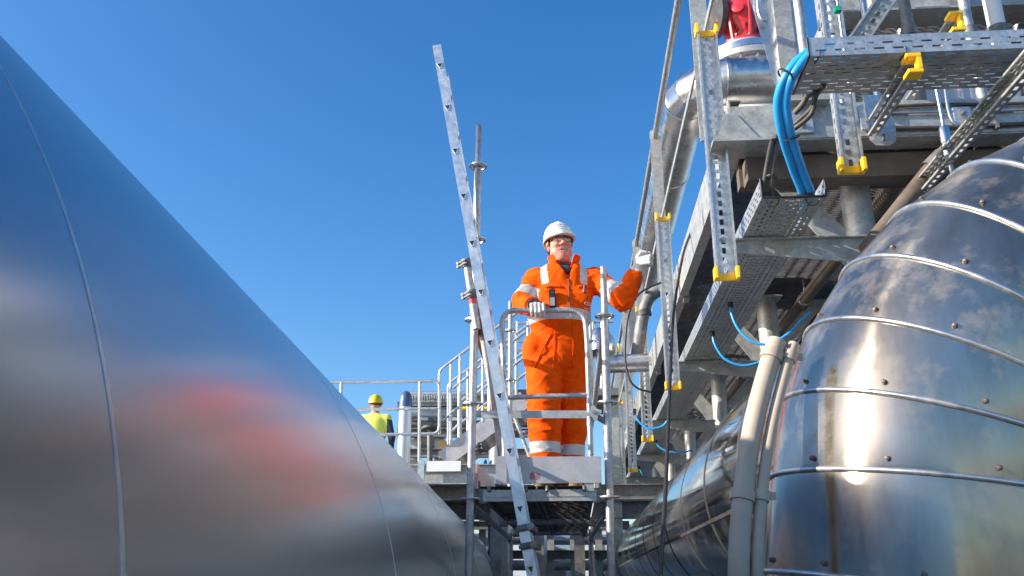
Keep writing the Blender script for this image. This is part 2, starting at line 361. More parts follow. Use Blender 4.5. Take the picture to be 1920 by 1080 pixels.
# ------------------------------------------------------------------ scaffold tower
DECK = E + .55; YF, YB = 5.2, 9.0
sc_ = thing('scaffold_tower', 'narrow tube scaffold tower with perforated deck between the two big pipes', 'scaffold', (-.19, 7.1, 0))
def rosette(p, parent):
    q = MB(); n = 32; ri, ro = .024, .061
    for dz, flip in ((.004, 0), (-.004, 1)): pass
    # disc with eight openings
    vs = []; fs = []
    for k in range(n):
        a = 2*math.pi*k/n
        for r in (ri, .034, .051, ro):
            for z in (-.0045, .0045): vs.append(p + Vector((r*math.cos(a), r*math.sin(a), z)))
    def I(k, j, z): return (k % n)*8 + j*2 + z
    for k in range(n):
        for j in range(3):
            if j == 1 and k % 4 in (0, 1, 2): continue
            fs += [(I(k,j,1), I(k,j+1,1), I(k+1,j+1,1), I(k+1,j,1)), (I(k,j,0), I(k+1,j,0), I(k+1,j+1,0), I(k,j+1,0))]
        fs += [(I(k,3,0), I(k+1,3,0), I(k+1,3,1), I(k,3,1)), (I(k,1,0), I(k,1,1), I(k+1,1,1), I(k+1,1,0)), (I(k,2,0), I(k+1,2,0), I(k+1,2,1), I(k,2,1))]
    return q.add(vs, fs).build('rosette', 'tube', parent)
def standard(ub, vb, ut, vt, Y, discs, spig=True):
    a, b = aty(ub, vb, Y), aty(ut, vt, Y); X = (a.x + b.x)/2 
    d = (b - a).normalized(); foot = a - d*(a.z/d.z)
    q = MB()
    if spig: q.tube([foot, b - d*.36, b - d*.345, b - d*.34, b - d*.004, b], [.0242, .0242, .0242, .0195, .0195, .017], 20)
    else: q.tube([foot, b], .0242, 20)
    st = q.build('standard', 'tube', sc_, smooth=40)
    for v in discs:
        dd = ray(ut, v); z = E + dd.z*(Y/dd.y); p = foot + d*(z/d.z); rosette(p, st)
    MB().cbox((foot.x, foot.y, .012), .15, .15, .02).build('base_plate', 'tube', st)
    return foot, d
LP = standard(879, 1080, 898, 235, YF, (312, 450, 600, 757, 935))
RP = standard(1147, 1080, 1131, 500, YF, (593, 755, 932))
BL = standard(956, 1000, 957, 565, YB, (620, 713, 790, 1003))
BRp = standard(1108, 1000, 1107, 600, YB, (640, 730, 1003))
def on(post, z): return post[0] + post[1]*(z/post[1].z)
zt = aty(1000, 929, YF).z
XL, XR = LP[0].x, RP[0].x
def ledger(a, b, r=.0215, m='tube'):
    d = (b - a).normalized(); l = MB().tube([a + d*.075, b - d*.075], r, 16).build('ledger', m, sc_, smooth=40)
    for p, s in ((a, 1), (b, -1)):
        e = d*s; up = Vector((0,0,1)); sd_ = e.cross(up)
        q = MB().prof([(-.02,-.035),(.02,-.035),(.024,0),(.02,.035),(-.02,.035)], p + e*.03, p + e*.095, sd_)
        q.bar(p + e*.047 + up*.055, p + e*.043 - up*.05, .006, .02, e)
        q.build('wedge_head', 'galv_old', l)
    return l
# front and back transoms (U shaped), side ledgers
q = MB(); a, b = on(LP, zt), on(RP, zt)
tr = MB().prof([(-.026,-.034),(.026,-.034),(.026,.030),(.020,.030),(.020,-.028),(-.020,-.028),(-.020,.030),(-.026,.030)], a + Vector((.075,0,0)), b - Vector((.075,0,0)), (0,1,0)).build('transom', 'galv', sc_)
MB().bar(a + Vector((.08,-.0275,-.004)), b + Vector((-.08,-.0275,-.004)), .004, .012, (0,1,0)).build('rib', 'galv', tr)
for p, s in ((a, 1), (b, -1)):
    MB().cbox(p + Vector((.075*s, 0, -.004)), .05, .05, .085, bev=.006).build('wedge_head', 'galv_old', tr)
    MB().cbox(p + Vector((.05*s, 0, .035)), .012, .02, .10, bev=.003).build('wedge', 'galv_old', tr)
ledger(on(BL, zt), on(BRp, zt)); ledger(on(BL, zt+1.0), on(BRp, zt+1.0), m='tube'); ledger(on(BL, zt+.5), on(BRp, zt+.5))
ledger(on(LP, zt-.05), on(BL, zt-.05)); ledger(on(RP, zt-.05), on(BRp, zt-.05))
ledger(on(LP, zt+1.02), on(BL, zt+1.0), m='tube_red')
ledger(on(RP, zt+1.02), on(BRp, zt+1.0))
ledger(on(LP, .9), on(RP, .9)); ledger(on(LP, .5), on(BL, .5)); ledger(on(RP, .5), on(BRp, .5)); ledger(on(BL, 1.2), on(BRp, 1.2))
# deck planks
wx = (XR - XL - .14)/2
mid_y = (YF + YB)/2
for k in range(2):
    x0 = XL + .07 + k*(wx + .004)
    for y0, y1 in ((YF - .03, mid_y - .004), (mid_y + .004, YB + .03)):
        L = y1 - y0
        pk = MB().sheet((x0, y0, DECK), (0,1,0), (1,0,0), L, wx - .004, [(.03 + .036*j, .03 + .036*j + .011, .03, .058, .12 + (.029 if j % 2 else 0)) for j in range(int((wx-.05)/.036))]).build('deck_plank', 'galv_old', sc_, solid=.002)
        q = MB()
        for xx in (x0 + .002, x0 + wx - .006): q.box((xx - .001, y0 + .03, DECK - .058), (xx + .001, y1 - .03, DECK - .002)); q.box((xx-.001, y0+.03, DECK-.060), (xx + (.022 if xx < x0+.1 else -.022), y1-.03, DECK-.0585))
        q.build('side_flange', 'galv_old', pk)
        for j in range(5):
            yy = y0 + .2 + (L - .4)*j/4; MB().box((x0+.004, yy-.012, DECK-.045), (x0+wx-.01, yy+.012, DECK-.004)).build('cross_rib', 'galv_old', pk)
        for xx in (x0+.06, x0+wx-.06): MB().tube([(xx, y0+.05, DECK-.02), (xx, y0+.02, DECK-.005), (xx, y0-.005, DECK-.004), (xx, y0-.012, DECK-.03)], .011, 8).build('hook', 'galv_old', pk, smooth=60)
q = MB(); ycross = mid_y
ledger(Vector((XL, mid_y, zt-.02)), Vector((XR, mid_y, zt-.02)))
# toe boards
a, b = aty(931, 853, YF-.05), aty(1136, 905, YF-.05)
tb = MB().prof([(0, 0), (.016, 0), (.016, .012), (.006, .012), (.006, .138), (.020, .138), (.020, .152), (0, .152)], (a.x, YF-.045, b.z), (XR-.025, YF-.045, b.z), (0,1,0)).build('toe_board', 'alu_dull', sc_)
MB().box((a.x-.004, YF-.062, b.z-.004), (a.x+.06, YF-.047, b.z+.156)).build('end_bracket', 'alu_dull', tb)
MB().box((XR-.12, YF-.04, DECK-.03), (XR-.07, YF-.015, b.z+.05)).build('clip', 'galv', tb)
for x in (XL+.035, XR-.04): MB().box((x-.008, YF+.12, DECK+.005), (x+.008, YB-.1, DECK+.155)).build('toe_board', 'alu_dull', sc_)
MB().box((XL+.06, YB-.02, DECK+.005), (XR-.06, YB-.005, DECK+.155)).build('toe_board', 'alu_dull', sc_)
_rp = []
for k in range(18):
    a_ = 2*math.pi*k/18; r_ = .022 + .012*noise.noise(Vector((math.cos(a_)*2, math.sin(a_)*2, 5))); _rp.append(aty(1003 + 0*k, 893, YF-.0462) + Vector((math.cos(a_)*r_*1.5, 0, math.sin(a_)*r_)))
MB().add(_rp, [tuple(range(18))]).build('paint_mark', 'mark', tb)
# swing gate
YG = YF - .005
gate = bpy.data.objects.new('gate', None); COL.objects.link(gate); gate.parent = sc_; gate['_base'] = tuple(Vector((aty(1105, 840, YG)))); gate.location = Vector(gate['_base']) - Vector(sc_['_base'])
pt = lambda u, v: aty(u, v, YG)
hoop = fillet([pt(946, 858), pt(943, 640), pt(940, 582), pt(1096, 582), pt(1101, 640), pt(1108, 853)], .1, 8)
MB().tube(hoop, .0165, 16).build('hoop', 'tube', gate, smooth=60)
MB().tube([pt(950, 745), pt(1104, 741)], .0155, 14).build('mid_rail', 'tube', gate, smooth=60)
MB().bar(pt(902, 777), pt(1106, 777), .008, .046, (0,1,0)).build('flat_bar', 'galv', gate)
MB().tube([pt(1113, 775) + Vector((0,-.01,0)), pt(1113, 775) + Vector((0,-.045,0))], .012, 12).build('hinge_bolt', 'bolt', gate, smooth=40)
q = MB(); n = 16
c = pt(1114, 776) + Vector((0,-.03,0))
vs = [c + Vector((math.cos(2*math.pi*k/n)*(.045 if k % 4 < 2 else .030), s, math.sin(2*math.pi*k/n)*(.045 if k % 4 < 2 else .030))) for s in (-.006, .006) for k in range(n)]
q.add(vs, [(k, (k+1) % n, n+(k+1) % n, n+k) for k in range(n)] + [tuple(range(n))[::-1], tuple(range(n, 2*n))]).build('hinge_plate', 'galv', gate)
MB().bar(pt(1120, 782), pt(1137, 792), .03, .03, (0,1,0)).build('hinge_arm', 'galv_old', gate)
# braces and couplers
def coupler(p, ax, r=.034, parent=sc_, ln=.055):
    ax = Vector(ax).normalized(); o = ax.orthogonal().normalized(); q = MB().lathe([(r*.9, -ln/2), (r, -ln/2+.006), (r, ln/2-.006), (r*.9, ln/2)], p, ax, 14)
    c_ = q.build('coupler', 'galv_old', parent, smooth=50)
    w_ = ax.cross(o)
    for s in (-.2, .2):
        MB().tube([p + o*r*1.0 + ax*ln*s - w_*.03, p + o*r*1.0 + ax*ln*s + w_*.055], .007, 8).build('bolt', 'bolt', c_, smooth=40)
        MB().lathe([(.013, 0), (.013, .012)], p + o*r*1.0 + ax*ln*s + w_*.034, w_, 6).build('nut', 'bolt', c_)
    return c_
YB1 = YF - .075
p0, p1 = aty(876, 500, YB1), aty(893, 608, YB1)
br = MB().tube([p0 - (p1-p0)*.12, p1 + (p1-p0)*.08], .0242, 18).build('brace_tube', 'tube', sc_, smooth=40)
MB().tube([p0 + (p1-p0)*.52, p0 + (p1-p0)*.66], .0248, 18, cap=False).build('orange_band', 'redv', br, smooth=40)
dd = (p1-p0).normalized()
for s in (-.02, .17): coupler(p0 + dd*(s*1.1), dd)
coupler(on(LP, aty(893, 603, YF).z + .06), LP[1])
p0, p1 = aty(900, 590, YF+.075), aty(946, 880, YF+.075)
br = MB().tube([p0, p1], .0242, 18).build('brace_tube', 'tube_red', sc_, smooth=40)
coupler(on(LP, zt+1.05) + Vector((0,.05,0)), (0,1,0)); coupler(on(LP, DECK+.24) + Vector((.06,.05,0)), p1-p0)
p0, p1 = on(BL, zt+1.15) + Vector((.05,-.06,0)), on(BL, zt+.72) + Vector((.21,-.06,0))
MB().tube([p0, p1], .02, 14).build('brace_tube', 'tube', sc_, smooth=40)
p0, p1 = on(RP, .3) + Vector((0,.06,0)), on(BRp, zt-.1) + Vector((0,-.06,0)); MB().tube([p0, p1], .0242, 14).build('brace_tube', 'tube', sc_, smooth=40)

# ------------------------------------------------------------------ ladder (rungs run away from the camera, so one stile shows)
YL = 4.78
ta, tb_ = aty(819, 86, YL), aty(998, 1080, YL); dl = (ta - tb_).normalized(); foot = tb_ - dl*(tb_.z/dl.z)
LEN = (ta - foot).length
lad = thing('ladder', 'leaning aluminium ladder with triangular rungs seen edge on', 'ladder', foot)
nx = Vector((dl.z, 0, -dl.x)); nx = nx.normalized()
rv = [122, 198, 277, 360, 447, 538, 635, 737, 842, 955]
ss = []
for v in rv:
    d = ray(900, v); z = E + d.z*(YL/d.y); ss.append(z/dl.z)
step = (ss[0]-ss[-1])/(len(ss)-1); s0 = ss[0]
for yy, nm in ((0, 0), (.36, 1)):
    off = Vector((0, yy, 0))
    st = MB().prof([(-.028,-.011),(.028,-.011),(.028,.011),(.023,.011),(.023,-.006),(-.023,-.006),(-.023,.011),(-.028,.011)] if nm == 0 else
              [(-.028,.011),(-.028,-.011),(-.023,-.011),(-.023,.006),(.023,.006),(.023,-.011),(.028,-.011),(.028,.011)], foot + off, ta + off, nx).build('stile', 'alu', lad)
    MB().cbox((0,0,0), .075, .03, .05, Matrix.Translation(foot + off + dl*.02) @ dl.to_track_quat('Z','Y').to_matrix().to_4x4(), bev=.004).build('rubber_foot', 'black', st)
k = 0
while True:
    s = s0 - k*step
    if s < .15: break
    c = foot + dl*s; tri = [(-.0145, -.012), (.0145, -.012), (.003, .0135), (-.003, .0135)]
    zc = Vector((0,0,1)); 
    q = MB().prof([(a, b) for a, b in tri], c + Vector((0,-.006,0)), c + Vector((0,.366,0)), nx, cap=False)
    q.build('rung', 'alu', lad, solid=.003)
    w1, w2 = [(-.020, -.018), (.020, -.018), (.005, .020), (-.005, .020)], [(-.0145, -.0130), (.0145, -.0130), (.003, .0140), (-.003, .0140)]
    ya = Vector((0,1,0)).cross(nx)
    vs = [c + Vector((0,-.0165,0)) + nx*a + ya*b for a, b in w1] + [c + Vector((0,-.0165,0)) + nx*a + ya*b for a, b in w2] + [c + Vector((0,-.010,0)) + nx*a*1.1 + ya*b*1.1 for a, b in w1]
    MB().add(vs, [(i, (i+1) % 4, 4+(i+1) % 4, 4+i) for i in range(4)] + [((i+1) % 4, i, 8+i, 8+(i+1) % 4) for i in range(4)]).build('rung_collar', 'alu', lad)
    dk = [c + Vector((0,-.0125,0)) + nx*a + ya*b for a, b in w2]
    MB().add(dk, [(0,1,2,3)]).build('rung_hollow', 'dark', lad)
    k += 1
for v in (990, 1024):
    d = ray(990, v); s = (E + d.z*(YL/d.y))/dl.z; c = foot + dl*s
    q = MB().cbox((0,0,0), .10, .075, .034, Matrix.Translation(c + nx*.008) @ Matrix((( nx.x,0,dl.x,0),(0,1,0,0),(nx.z,0,dl.z,0),(0,0,0,1))), bev=.008)
    cl = q.build('clamp', 'galv_old', lad)
    MB().lathe([(.02,0),(.02,.012),(.012,.012),(.012,.024)], c + nx*.038 + Vector((0,-.037,0)), (0,-1,0), 8).build('clamp_nut', 'tube_red', cl, smooth=30)
    MB().bar(c + nx*.035 + Vector((0,-.03,0)), c + nx*.045 + Vector((0,.4,0)), .03, .03).build('clamp_arm', 'galv_old', cl)
# ------------------------------------------------------------------ steel walkway on columns
FY = [4.5 + 2.72*k for k in range(7)]                # frames along the walkway
ZB, ZT = E + 2.44, E + 2.74                         # underside of grating, top of edge beams
CX = 1.655
wk = thing('access_platform', 'galvanised steel walkway with open grating floor standing on round columns', 'walkway', (2.2, 10, 0))
def ibeam(a, b, h, w_, tf=.012, tw=.008, xa=(1,0,0), name='beam', m='galv', parent=wk):
    p = [(-w_/2,-h/2),(w_/2,-h/2),(w_/2,-h/2+tf),(tw/2,-h/2+tf),(tw/2,h/2-tf),(w_/2,h/2-tf),(w_/2,h/2),(-w_/2,h/2),(-w_/2,h/2-tf),(-tw/2,h/2-tf),(-tw/2,-h/2+tf),(-w_/2,-h/2+tf)]
    return MB().prof(p, a, b, xa).build(name, m, parent)
XW = 3.9
for i, y in enumerate(FY):
    if i == 0: y = 4.75
    col = MB().tube([(CX, y, 0), (CX, y, ZB - .13)], .084, 28).build('column', 'galv', wk, smooth=40)
    MB().cbox((CX, y, .012), .3, .3, .022).build('base_plate', 'galv', col)
    MB().cbox((CX, y, ZB-.126), .24, .2, .012).build('cap_plate', 'galv', col)
    # gusset plates each side
    for s in (-1, 1):
        vs = [(CX + s*.083, y + dy, z) for dy in (-.006, .006) for z in ()]
        tri = [(CX + s*.075, ZB-.78), (CX + s*.075, ZB-.52), (CX + s*.40, ZB-.14), (CX + s*.52, ZB-.14)]
        vs = [(x, y+dy, z) for dy in (-.007, .007) for x, z in tri]
        MB().add(vs, [(0,1,2,3)[::-1], (4,5,6,7), (0,1,5,4), (1,2,6,5), (2,3,7,6), (3,0,4,7)]).build('gusset', 'galv', col)
    if i == 0: y = FY[0]
    ibeam((.93, y, ZB-.06), (XW, y, ZB-.06), .118, .13, name='cross_beam', m='galv_old')
    MB().box((.97, y-.012, ZB-.115), (1.02, y+.10, ZB-.01)).build('stiffener', 'galv', wk)
    # cantilever arm that carries the tray
    q = MB(); za = E + 1.775
    vs = [(x, y+dy-.03, z) for dy in (-.004, .004) for x, z in ((.86, za-.075), (.86, za-.004), (CX-.06, za-.004), (CX-.06, za-.16))]
    MB().add(vs, [(0,1,2,3), (4,5,6,7)[::-1], (0,1,5,4)[::-1], (1,2,6,5)[::-1], (2,3,7,6)[::-1], (3,0,4,7)[::-1]]).build('tray_arm', 'galv', wk)
    MB().box((.86, y-.06, za-.013), (CX-.08, y-.002, za-.005)).build('tray_arm_flange', 'galv', wk)
    if i < 6:
        for s in (.9,): 
            ibeam((.93, y+1.36, ZB-.045), (XW, y+1.36, ZB-.045), .085, .08, name='joist', m='galv_old')
for (a, b) in zip([4.5] + FY[1:], FY[1:] + [24.0]):
    # edge channel, one length per bay
    MB().prof([(0,-.15),(.07,-.15),(.07,-.14),(.010,-.14),(.010,.14),(.07,.14),(.07,.15),(0,.15)], (.93, b-.004, ZB+.06), (.93, a+.004, ZB+.06), (1,0,0)).build('edge_channel', 'galv', wk)
    MB().prof([(0,-.15),(.07,-.15),(.07,.15),(0,.15)], (XW, a+.004, ZB+.06), (XW, b-.004, ZB+.06), (1,0,0)).build('edge_channel', 'galv_old', wk)
    ibeam((2.35, a+.07, ZB-.045), (2.35, b-.07, ZB-.045), .085, .08, name='stringer', m='galv_old')
    y = a + .02; q = MB(); sp = .036 if a < 11 else .07; dpt = .032 if a < 11 else .06
    while y < b - .01:
        q.box((1.0, y, ZB), (XW-.08, y+.005, ZB+dpt)); y += sp
    x = 1.05
    while x < XW - .1:
        q.box((x-.004, a+.02, ZB+dpt-.011), (x+.004, b-.02, ZB+dpt-.002)); x += .1
    q.build('grating', 'galv_old', wk, kind='stuff')
# end RHS beam with capped end under the upper tray
a = aty(1367, 232, 4.34)
ebm = MB().cbox((a.x + 1.5, 4.42, a.z), 3.0, .16, .22, bev=.008).build('end_beam', 'galv', wk)
MB().box((a.x-.10, 4.30, ZB-.16), (a.x+.35, 4.52, ZB-.145)).build('seat_plate', 'galv', wk)
vs = [(x, y_, z) for y_ in (4.33, 4.342) for x, z in ((a.x-.08, ZB-.145), (a.x+.16, ZB-.145), (a.x+.04, ZB+.02), (a.x-.02, ZB+.02))]
MB().add(vs, [(0,1,2,3), (4,5,6,7)[::-1], (0,1,5,4)[::-1], (1,2,6,5)[::-1], (2,3,7,6)[::-1], (3,0,4,7)[::-1]]).build('gusset', 'galv', wk)
MB().box((1.0, 4.50, ZB-.30), (XW, 4.62, ZB-.16)).build('lower_beam', 'rust', wk)
MB().box((1.0, 4.72, ZB-.24), (XW, 4.80, ZB-.02)).build('lower_beam', 'rust', wk)
# handrail, stanchions, knee rail
HX = .815
MB().tube([(HX, 3.2, E+3.95), (HX, 24, E+3.95)], .026, 16).build('handrail', 'tube', wk, smooth=40)
MB().bar((HX+.016, 3.2, E+3.12), (HX+.016, 24, E+3.12), .012, .045).build('knee_rail', 'galv', wk)
for i, y in enumerate(FY):
    yy = y + .10
    st = MB().box((HX-.045, yy-.006, ZB+.02), (HX+.055, yy+.006, E+3.93)).build('stanchion', 'galv', wk)
    vs = [(HX-.045, yy-.0065, E+3.72), (HX+.055, yy-.0065, E+3.72), (HX+.055, yy-.0065, E+3.97), (HX+.01, yy-.0065, E+4.04), (HX-.045, yy-.0065, E+4.0)]
    vs += [(x, yy+.0065, z) for x, _, z in vs]
    MB().add(vs, [(0,1,2,3,4), (9,8,7,6,5)] + [((k+1) % 5, k, 5+k, 5+(k+1) % 5) for k in range(5)]).build('head_plate', 'galv', st)
    MB().box((HX-.04, yy-.012, ZB+.0), (.929, yy+.012, ZB+.10)).build('foot_bracket', 'galv', st)
# second railing on the far side of the walkway
MB().tube([(XW-.05, 7, E+3.55), (XW-.05, 24, E+3.55)], .024, 12).build('handrail', 'tube', wk, smooth=40)
for y in FY[1:]: MB().bar((XW-.05, y, ZT-.1), (XW-.05, y, E+3.55), .05, .012).build('stanchion', 'galv', wk)

# ------------------------------------------------------------------ strut channels with yellow end caps
def channel_mesh(L, wd=.112, fl=.042, m='galv_new'):
    # local: z up from 0 to L, web faces -y, flanges towards -y
    e = []
    e.append(('web', MB().sheet((-wd/2, 0, 0), (0,0,1), (1,0,0), L, wd, [(.046, .066, .034, .055, .03)])))
    for nm, x in (('flange', -wd/2), ('flange', wd/2)):
        e.append((nm, MB().sheet((x, 0, 0), (0,0,1), (0,-1,0), L, fl, [(.012, .027, .028, .055, .03)])))
    for x, s in ((-wd/2, 1), (wd/2, -1)):
        e.append(('lip', MB().sheet((x, -fl, 0), (0,0,1), (s,0,0), L, .011, [])))
    return e
def cap_mesh(wd=.112, fl=.042, h=.055):
    q = MB(); t = .010
    for x in (-wd/2, wd/2): q.box((x-t, -fl-t, -.012), (x+t, .012, h))
    q.box((-wd/2+t, -.010, -.012), (wd/2-t, .012, h*.5))
    return q
def strut(label, base, L, rot=None, top=True, bottom=True, group=None, wd=.112, m='galv_new', bolts=()):
    th = thing('strut_channel', label, 'strut', base, group); th['_base'] = (0, 0, 0)
    for nm, q in channel_mesh(L, wd): q.build(nm, m, th, solid=.0028, loc=(0,0,0))
    if bottom: cap_mesh(wd).build('end_cap', 'yellow', th, bevel=.004, loc=(0,0,0))
    if top:
        c = cap_mesh(wd).build('end_cap', 'yellow', th, bevel=.004, loc=(0,0,0)); c.location = (0, 0, L-.03)
    for z in bolts:
        b_ = MB().lathe([(.017,0),(.017,.004),(.011,.004),(.011,.012),(.006,.013),(.006,.02)], (0,-.002,z), (0,-1,0), 12).build('bolt', 'bolt', th, smooth=30, loc=(0,0,0))
    if rot: th.rotation_euler = rot
    return th
names = ['topmost and widest yellow tipped slotted strut, ending below the blue cable bundle', 'slotted strut with yellow ends beside the raised glove',
         'slotted strut with yellow ends just behind the raised orange sleeve', 'slotted strut with yellow foot beyond the raised sleeve', 'small far slotted strut near the end of the tray', 'farthest slotted strut hanging from the walkway']
for i, y in enumerate(FY[:6]):
    strut(names[i], (.822, y - .075, E+1.535), 1.53, group='strut channels along the walkway edge', bolts=(1.12, .22))
# ------------------------------------------------------------------ cable trays
TZ = E + 1.78; TX0, TX1 = .935, 1.24
tray = thing('cable_tray', 'long perforated cable tray slung beneath the walkway edge, fed by blue cables', 'cable tray', (1.09, 3.95, 0))
yb = [3.95, 4.62, 7.34, 10.06, 12.78, 15.5, 20]
for a, b in zip(yb, yb[1:]):
    L = b - a - .006; wd = TX1 - TX0
    rows = []
    for j in range(9):
        c = .025 + j*(wd-.05)/8
        if j in (2, 6, 1, 7): rows.append((c-.0055, c+.0055, .030, .05, .02 + (.025 if j in (1, 7) else 0)))
        elif j in (0, 8): rows.append((c-.005, c+.005, .018, .075, .03))
        else: rows.append((c-.014, c+.014, .014, .05, .03 + (.0 if j != 4 else .01)))
    bt = MB().sheet((TX0, a, TZ), (0,1,0), (1,0,0), L, wd, rows).build('tray_floor', 'galv', tray, solid=.002)
    for x in (TX0, TX1):
        MB().sheet((x, a, TZ), (0,1,0), (0,0,1), L, .095, [(.018, .027, .03, .062, .02), (.040, .049, .03, .062, .051), (.062, .071, .03, .062, .02)]).build('tray_side', 'galv_new', bt, solid=.002)
    for k, x in enumerate((TX0+.115, TX0+.19)):          # pressed ribs along the floor
        MB().bar((x, a+.01, TZ-.0035), (x, b-.01, TZ-.0035), .006, .004).build('pressed_rib', 'galv', bt)
    MB().box((TX0-.004, b-.09, TZ-.006), (TX1+.004, b-.01, TZ-.003)).build('joint_plate', 'galv', bt)
rim = [Vector((TX0, 3.946, TZ+.097)), Vector((TX0, 3.946, TZ-.002)), Vector((TX1, 3.946, TZ-.002)), Vector((TX1, 3.946, TZ+.097))]
MB().tube(fillet(rim, .01, 3), .006, 8).build('edge_trim', 'black', tray, smooth=60)
MB().box((TX0+.004, 4.6, TZ+.09), (TX1-.004, 20, TZ+.093)).build('tray_cover', 'galv_old', tray)
for u in (0.06, .25):
    MB().tube(arc((TX0+u, 3.99, TZ+.0), (1,0,0), (0,0,1), .03, R(180), R(360), 8), .0025, 6).build('cable_tie', 'black', tray)

# wide tray above, running off to the side
p = aty(1517, 105, 3.28); q_ = aty(1502, 177, 3.585)
AZ = (p.z + q_.z)/2; AX = p.x; AY0, AY1 = 3.28, 3.585; AL = 2.6
tr2 = thing('cable_tray', 'wide perforated cable tray crossing above the elbow with blue cables leaving its end', 'cable tray', (AX + 1.2, 3.43, 0))
rows = [(.018 + j*.0285, .018 + j*.0285 + .008, .042, .078, .02 + (.039 if j % 2 else 0)) for j in range(10)]
MB().sheet((AX, AY0, AZ), (1,0,0), (0,1,0), AL, AY1-AY0, rows).build('tray_floor', 'galv', tr2, solid=.002)
for y in (AY0, AY1):
    MB().sheet((AX, y, AZ), (1,0,0), (0,0,1), AL, .088, [(.022, .031, .045, .08, .03), (.05, .059, .045, .08, .07)]).build('tray_side', 'galv_new', tr2, solid=.002)
    MB().bar((AX, y + (.006 if y == AY0 else -.006), AZ+.089), (AX+AL, y + (.006 if y == AY0 else -.006), AZ+.089), .012, .003, (0,1,0)).build('rim', 'galv_new', tr2)
MB().tube(fillet([Vector((AX, AY0, AZ+.09)), Vector((AX, AY0, AZ-.002)), Vector((AX, AY1, AZ-.002)), Vector((AX, AY1, AZ+.09))], .008, 3), .0055, 8).build('edge_trim', 'black', tr2, smooth=60)
for dx in (.045, .40, .95, 1.6):
    MB().tube([(AX+dx, AY0-.004, AZ+.03), (AX+dx-.002, AY0-.006, AZ-.004), (AX+dx-.01, AY0+.05, AZ-.006)], .003, 6).build('cable_tie', 'black', tr2)
MB().tube([(AX+.05, 3.36, AZ+.03), (AX+AL, 3.36, AZ+.03)], .022, 10).build('cable', 'blue', tr2, smooth=60)
MB().tube([(AX+.05, 3.44, AZ+.03), (AX+AL, 3.44, AZ+.03)], .022, 10).build('cable', 'black', tr2, smooth=60)

# blue and black cable bundles between the trays
def cable(parent, pts, r, m, n=10, name='cable'): return MB().tube(smooth_path(pts, 10), r, n).build(name, m, parent, smooth=60)
bun = thing('blue_cable_bundle', 'thick bundle of bright blue cables looping between the two trays', 'cables', aty(1500, 365, 4.0))
ctrl = [(1560, 105, 3.42), (1520, 108, 3.40), (1478, 138, 3.42), (1460, 190, 3.5), (1468, 250, 3.62), (1490, 320, 3.84), (1507, 366, 3.99), (1502, 372, 4.25)]
for dx, dy, dz, r in ((-.004, 0, 0, .0205), (.030, -.014, .004, .0205), (.012, .026, -.01, .016), (.040, .020, .012, .015)):
    pts = []
    for i, (u, v, y) in enumerate(ctrl):
        pts.append(aty(u, v, y) + Vector((dx, dy, dz if i < 4 else 0)) + Vector((0, 0, .03 if i < 2 else 0)))
    pts[-1].z = TZ + .035; cable(bun, pts, r, 'blue')
for u, v, y in ((1466, 142, 3.42), (1475, 258, 3.64), (1505, 362, 3.97)):
    c = aty(u, v, y) + Vector((.018, .004, 0)); MB().lathe([(.040, -.004), (.043, -.004), (.043, .004), (.040, .004)], c, aty(u+6, v+30, y+.04)-aty(u, v, y) if v > 200 else Vector((.7,-.1,.7)), 16, cap=False).build('cable_tie', 'black', bun)
bb = thing('black_cable_bundle', 'pair of grey black cables entering the lower tray beside the blue ones', 'cables', aty(1435, 365, 4.0))
for k in range(2):
    pts = [aty(1440+k*12, 372, 4.2), aty(1431+k*14, 362, 4.0), aty(1440+k*12, 300, 3.9), aty(1452+k*8, 258, 3.8), aty(1485, 236+k*8, 3.68), aty(1520, 205+k*10, 3.62), aty(1530, 176+k*4, 3.6), aty(1545, 160, 3.5)]
    cable(bb, pts, .0115, 'dark')
pts = [aty(1490, 212, 3.7), aty(1505, 195, 3.66), aty(1515, 178, 3.62), aty(1530, 168, 3.55)]
cable(bb, pts, .014, 'dark')
for u, v, y in ((1441, 332, 3.94), (1452, 262, 3.80)): MB().lathe([(.024, -.004), (.027, -.004), (.027, .004), (.024, .004)], aty(u, v, y) + Vector((.012, 0, 0)), (0.1, 0, 1), 14, cap=False).build('cable_tie', 'black', bb)

# thin blue loops dropping from the tray to the polished pipe
loops = [([(1369, 568), (1372, 590), (1385, 618), (1410, 640), (1440, 645), (1475, 628), (1500, 603), (1520, 585)], 'blue cable loop from tray to pipe nearest the beige conduits'),
         ([(1336, 622), (1340, 645), (1358, 672), (1388, 685), (1415, 682), (1436, 672)], 'blue cable loop hanging just below the first loop'),
         ([(1190, 772), (1196, 788), (1215, 803), (1240, 800), (1252, 788)], 'blue cable loop behind the yellow strut end near the sleeve'),
         ([(1230, 826), (1236, 838), (1256, 847), (1282, 848), (1298, 843)], 'blue cable loop dropping to the polished pipe midway along the tray'),
         ([(1198, 875), (1204, 888), (1212, 895), (1221, 885), (1222, 868)], 'small blue cable loop under the far part of the tray'),
         ([(1176, 912), (1180, 932), (1192, 946), (1208, 943), (1220, 930)], 'small blue cable loop hanging lower near the scaffold post'),
         ([(1158, 930), (1166, 955), (1182, 966), (1198, 962)], 'blue cable loop closest to the scaffold post foot')]
for px, lab in loops:
    d0 = ray(*px[0]); P0 = EYE + d0*((TZ-.004-E)/d0.z); y0 = P0.y
    if y0 > 16: y0 = 14
    pts = [aty(u, v, y0 - .02*i) for i, (u, v) in enumerate(px)]
    th = thing('blue_cable', lab, 'cable', pts[-1], 'blue cable loops under the tray')
    cable(th, pts, .0095 if y0 < 9 else .011, 'blue', 8)
    MB().tube([pts[0] + Vector((0,0,.03)), pts[0] + Vector((0,0,-.035))], .018, 10).build('gland', 'black', th, smooth=40)
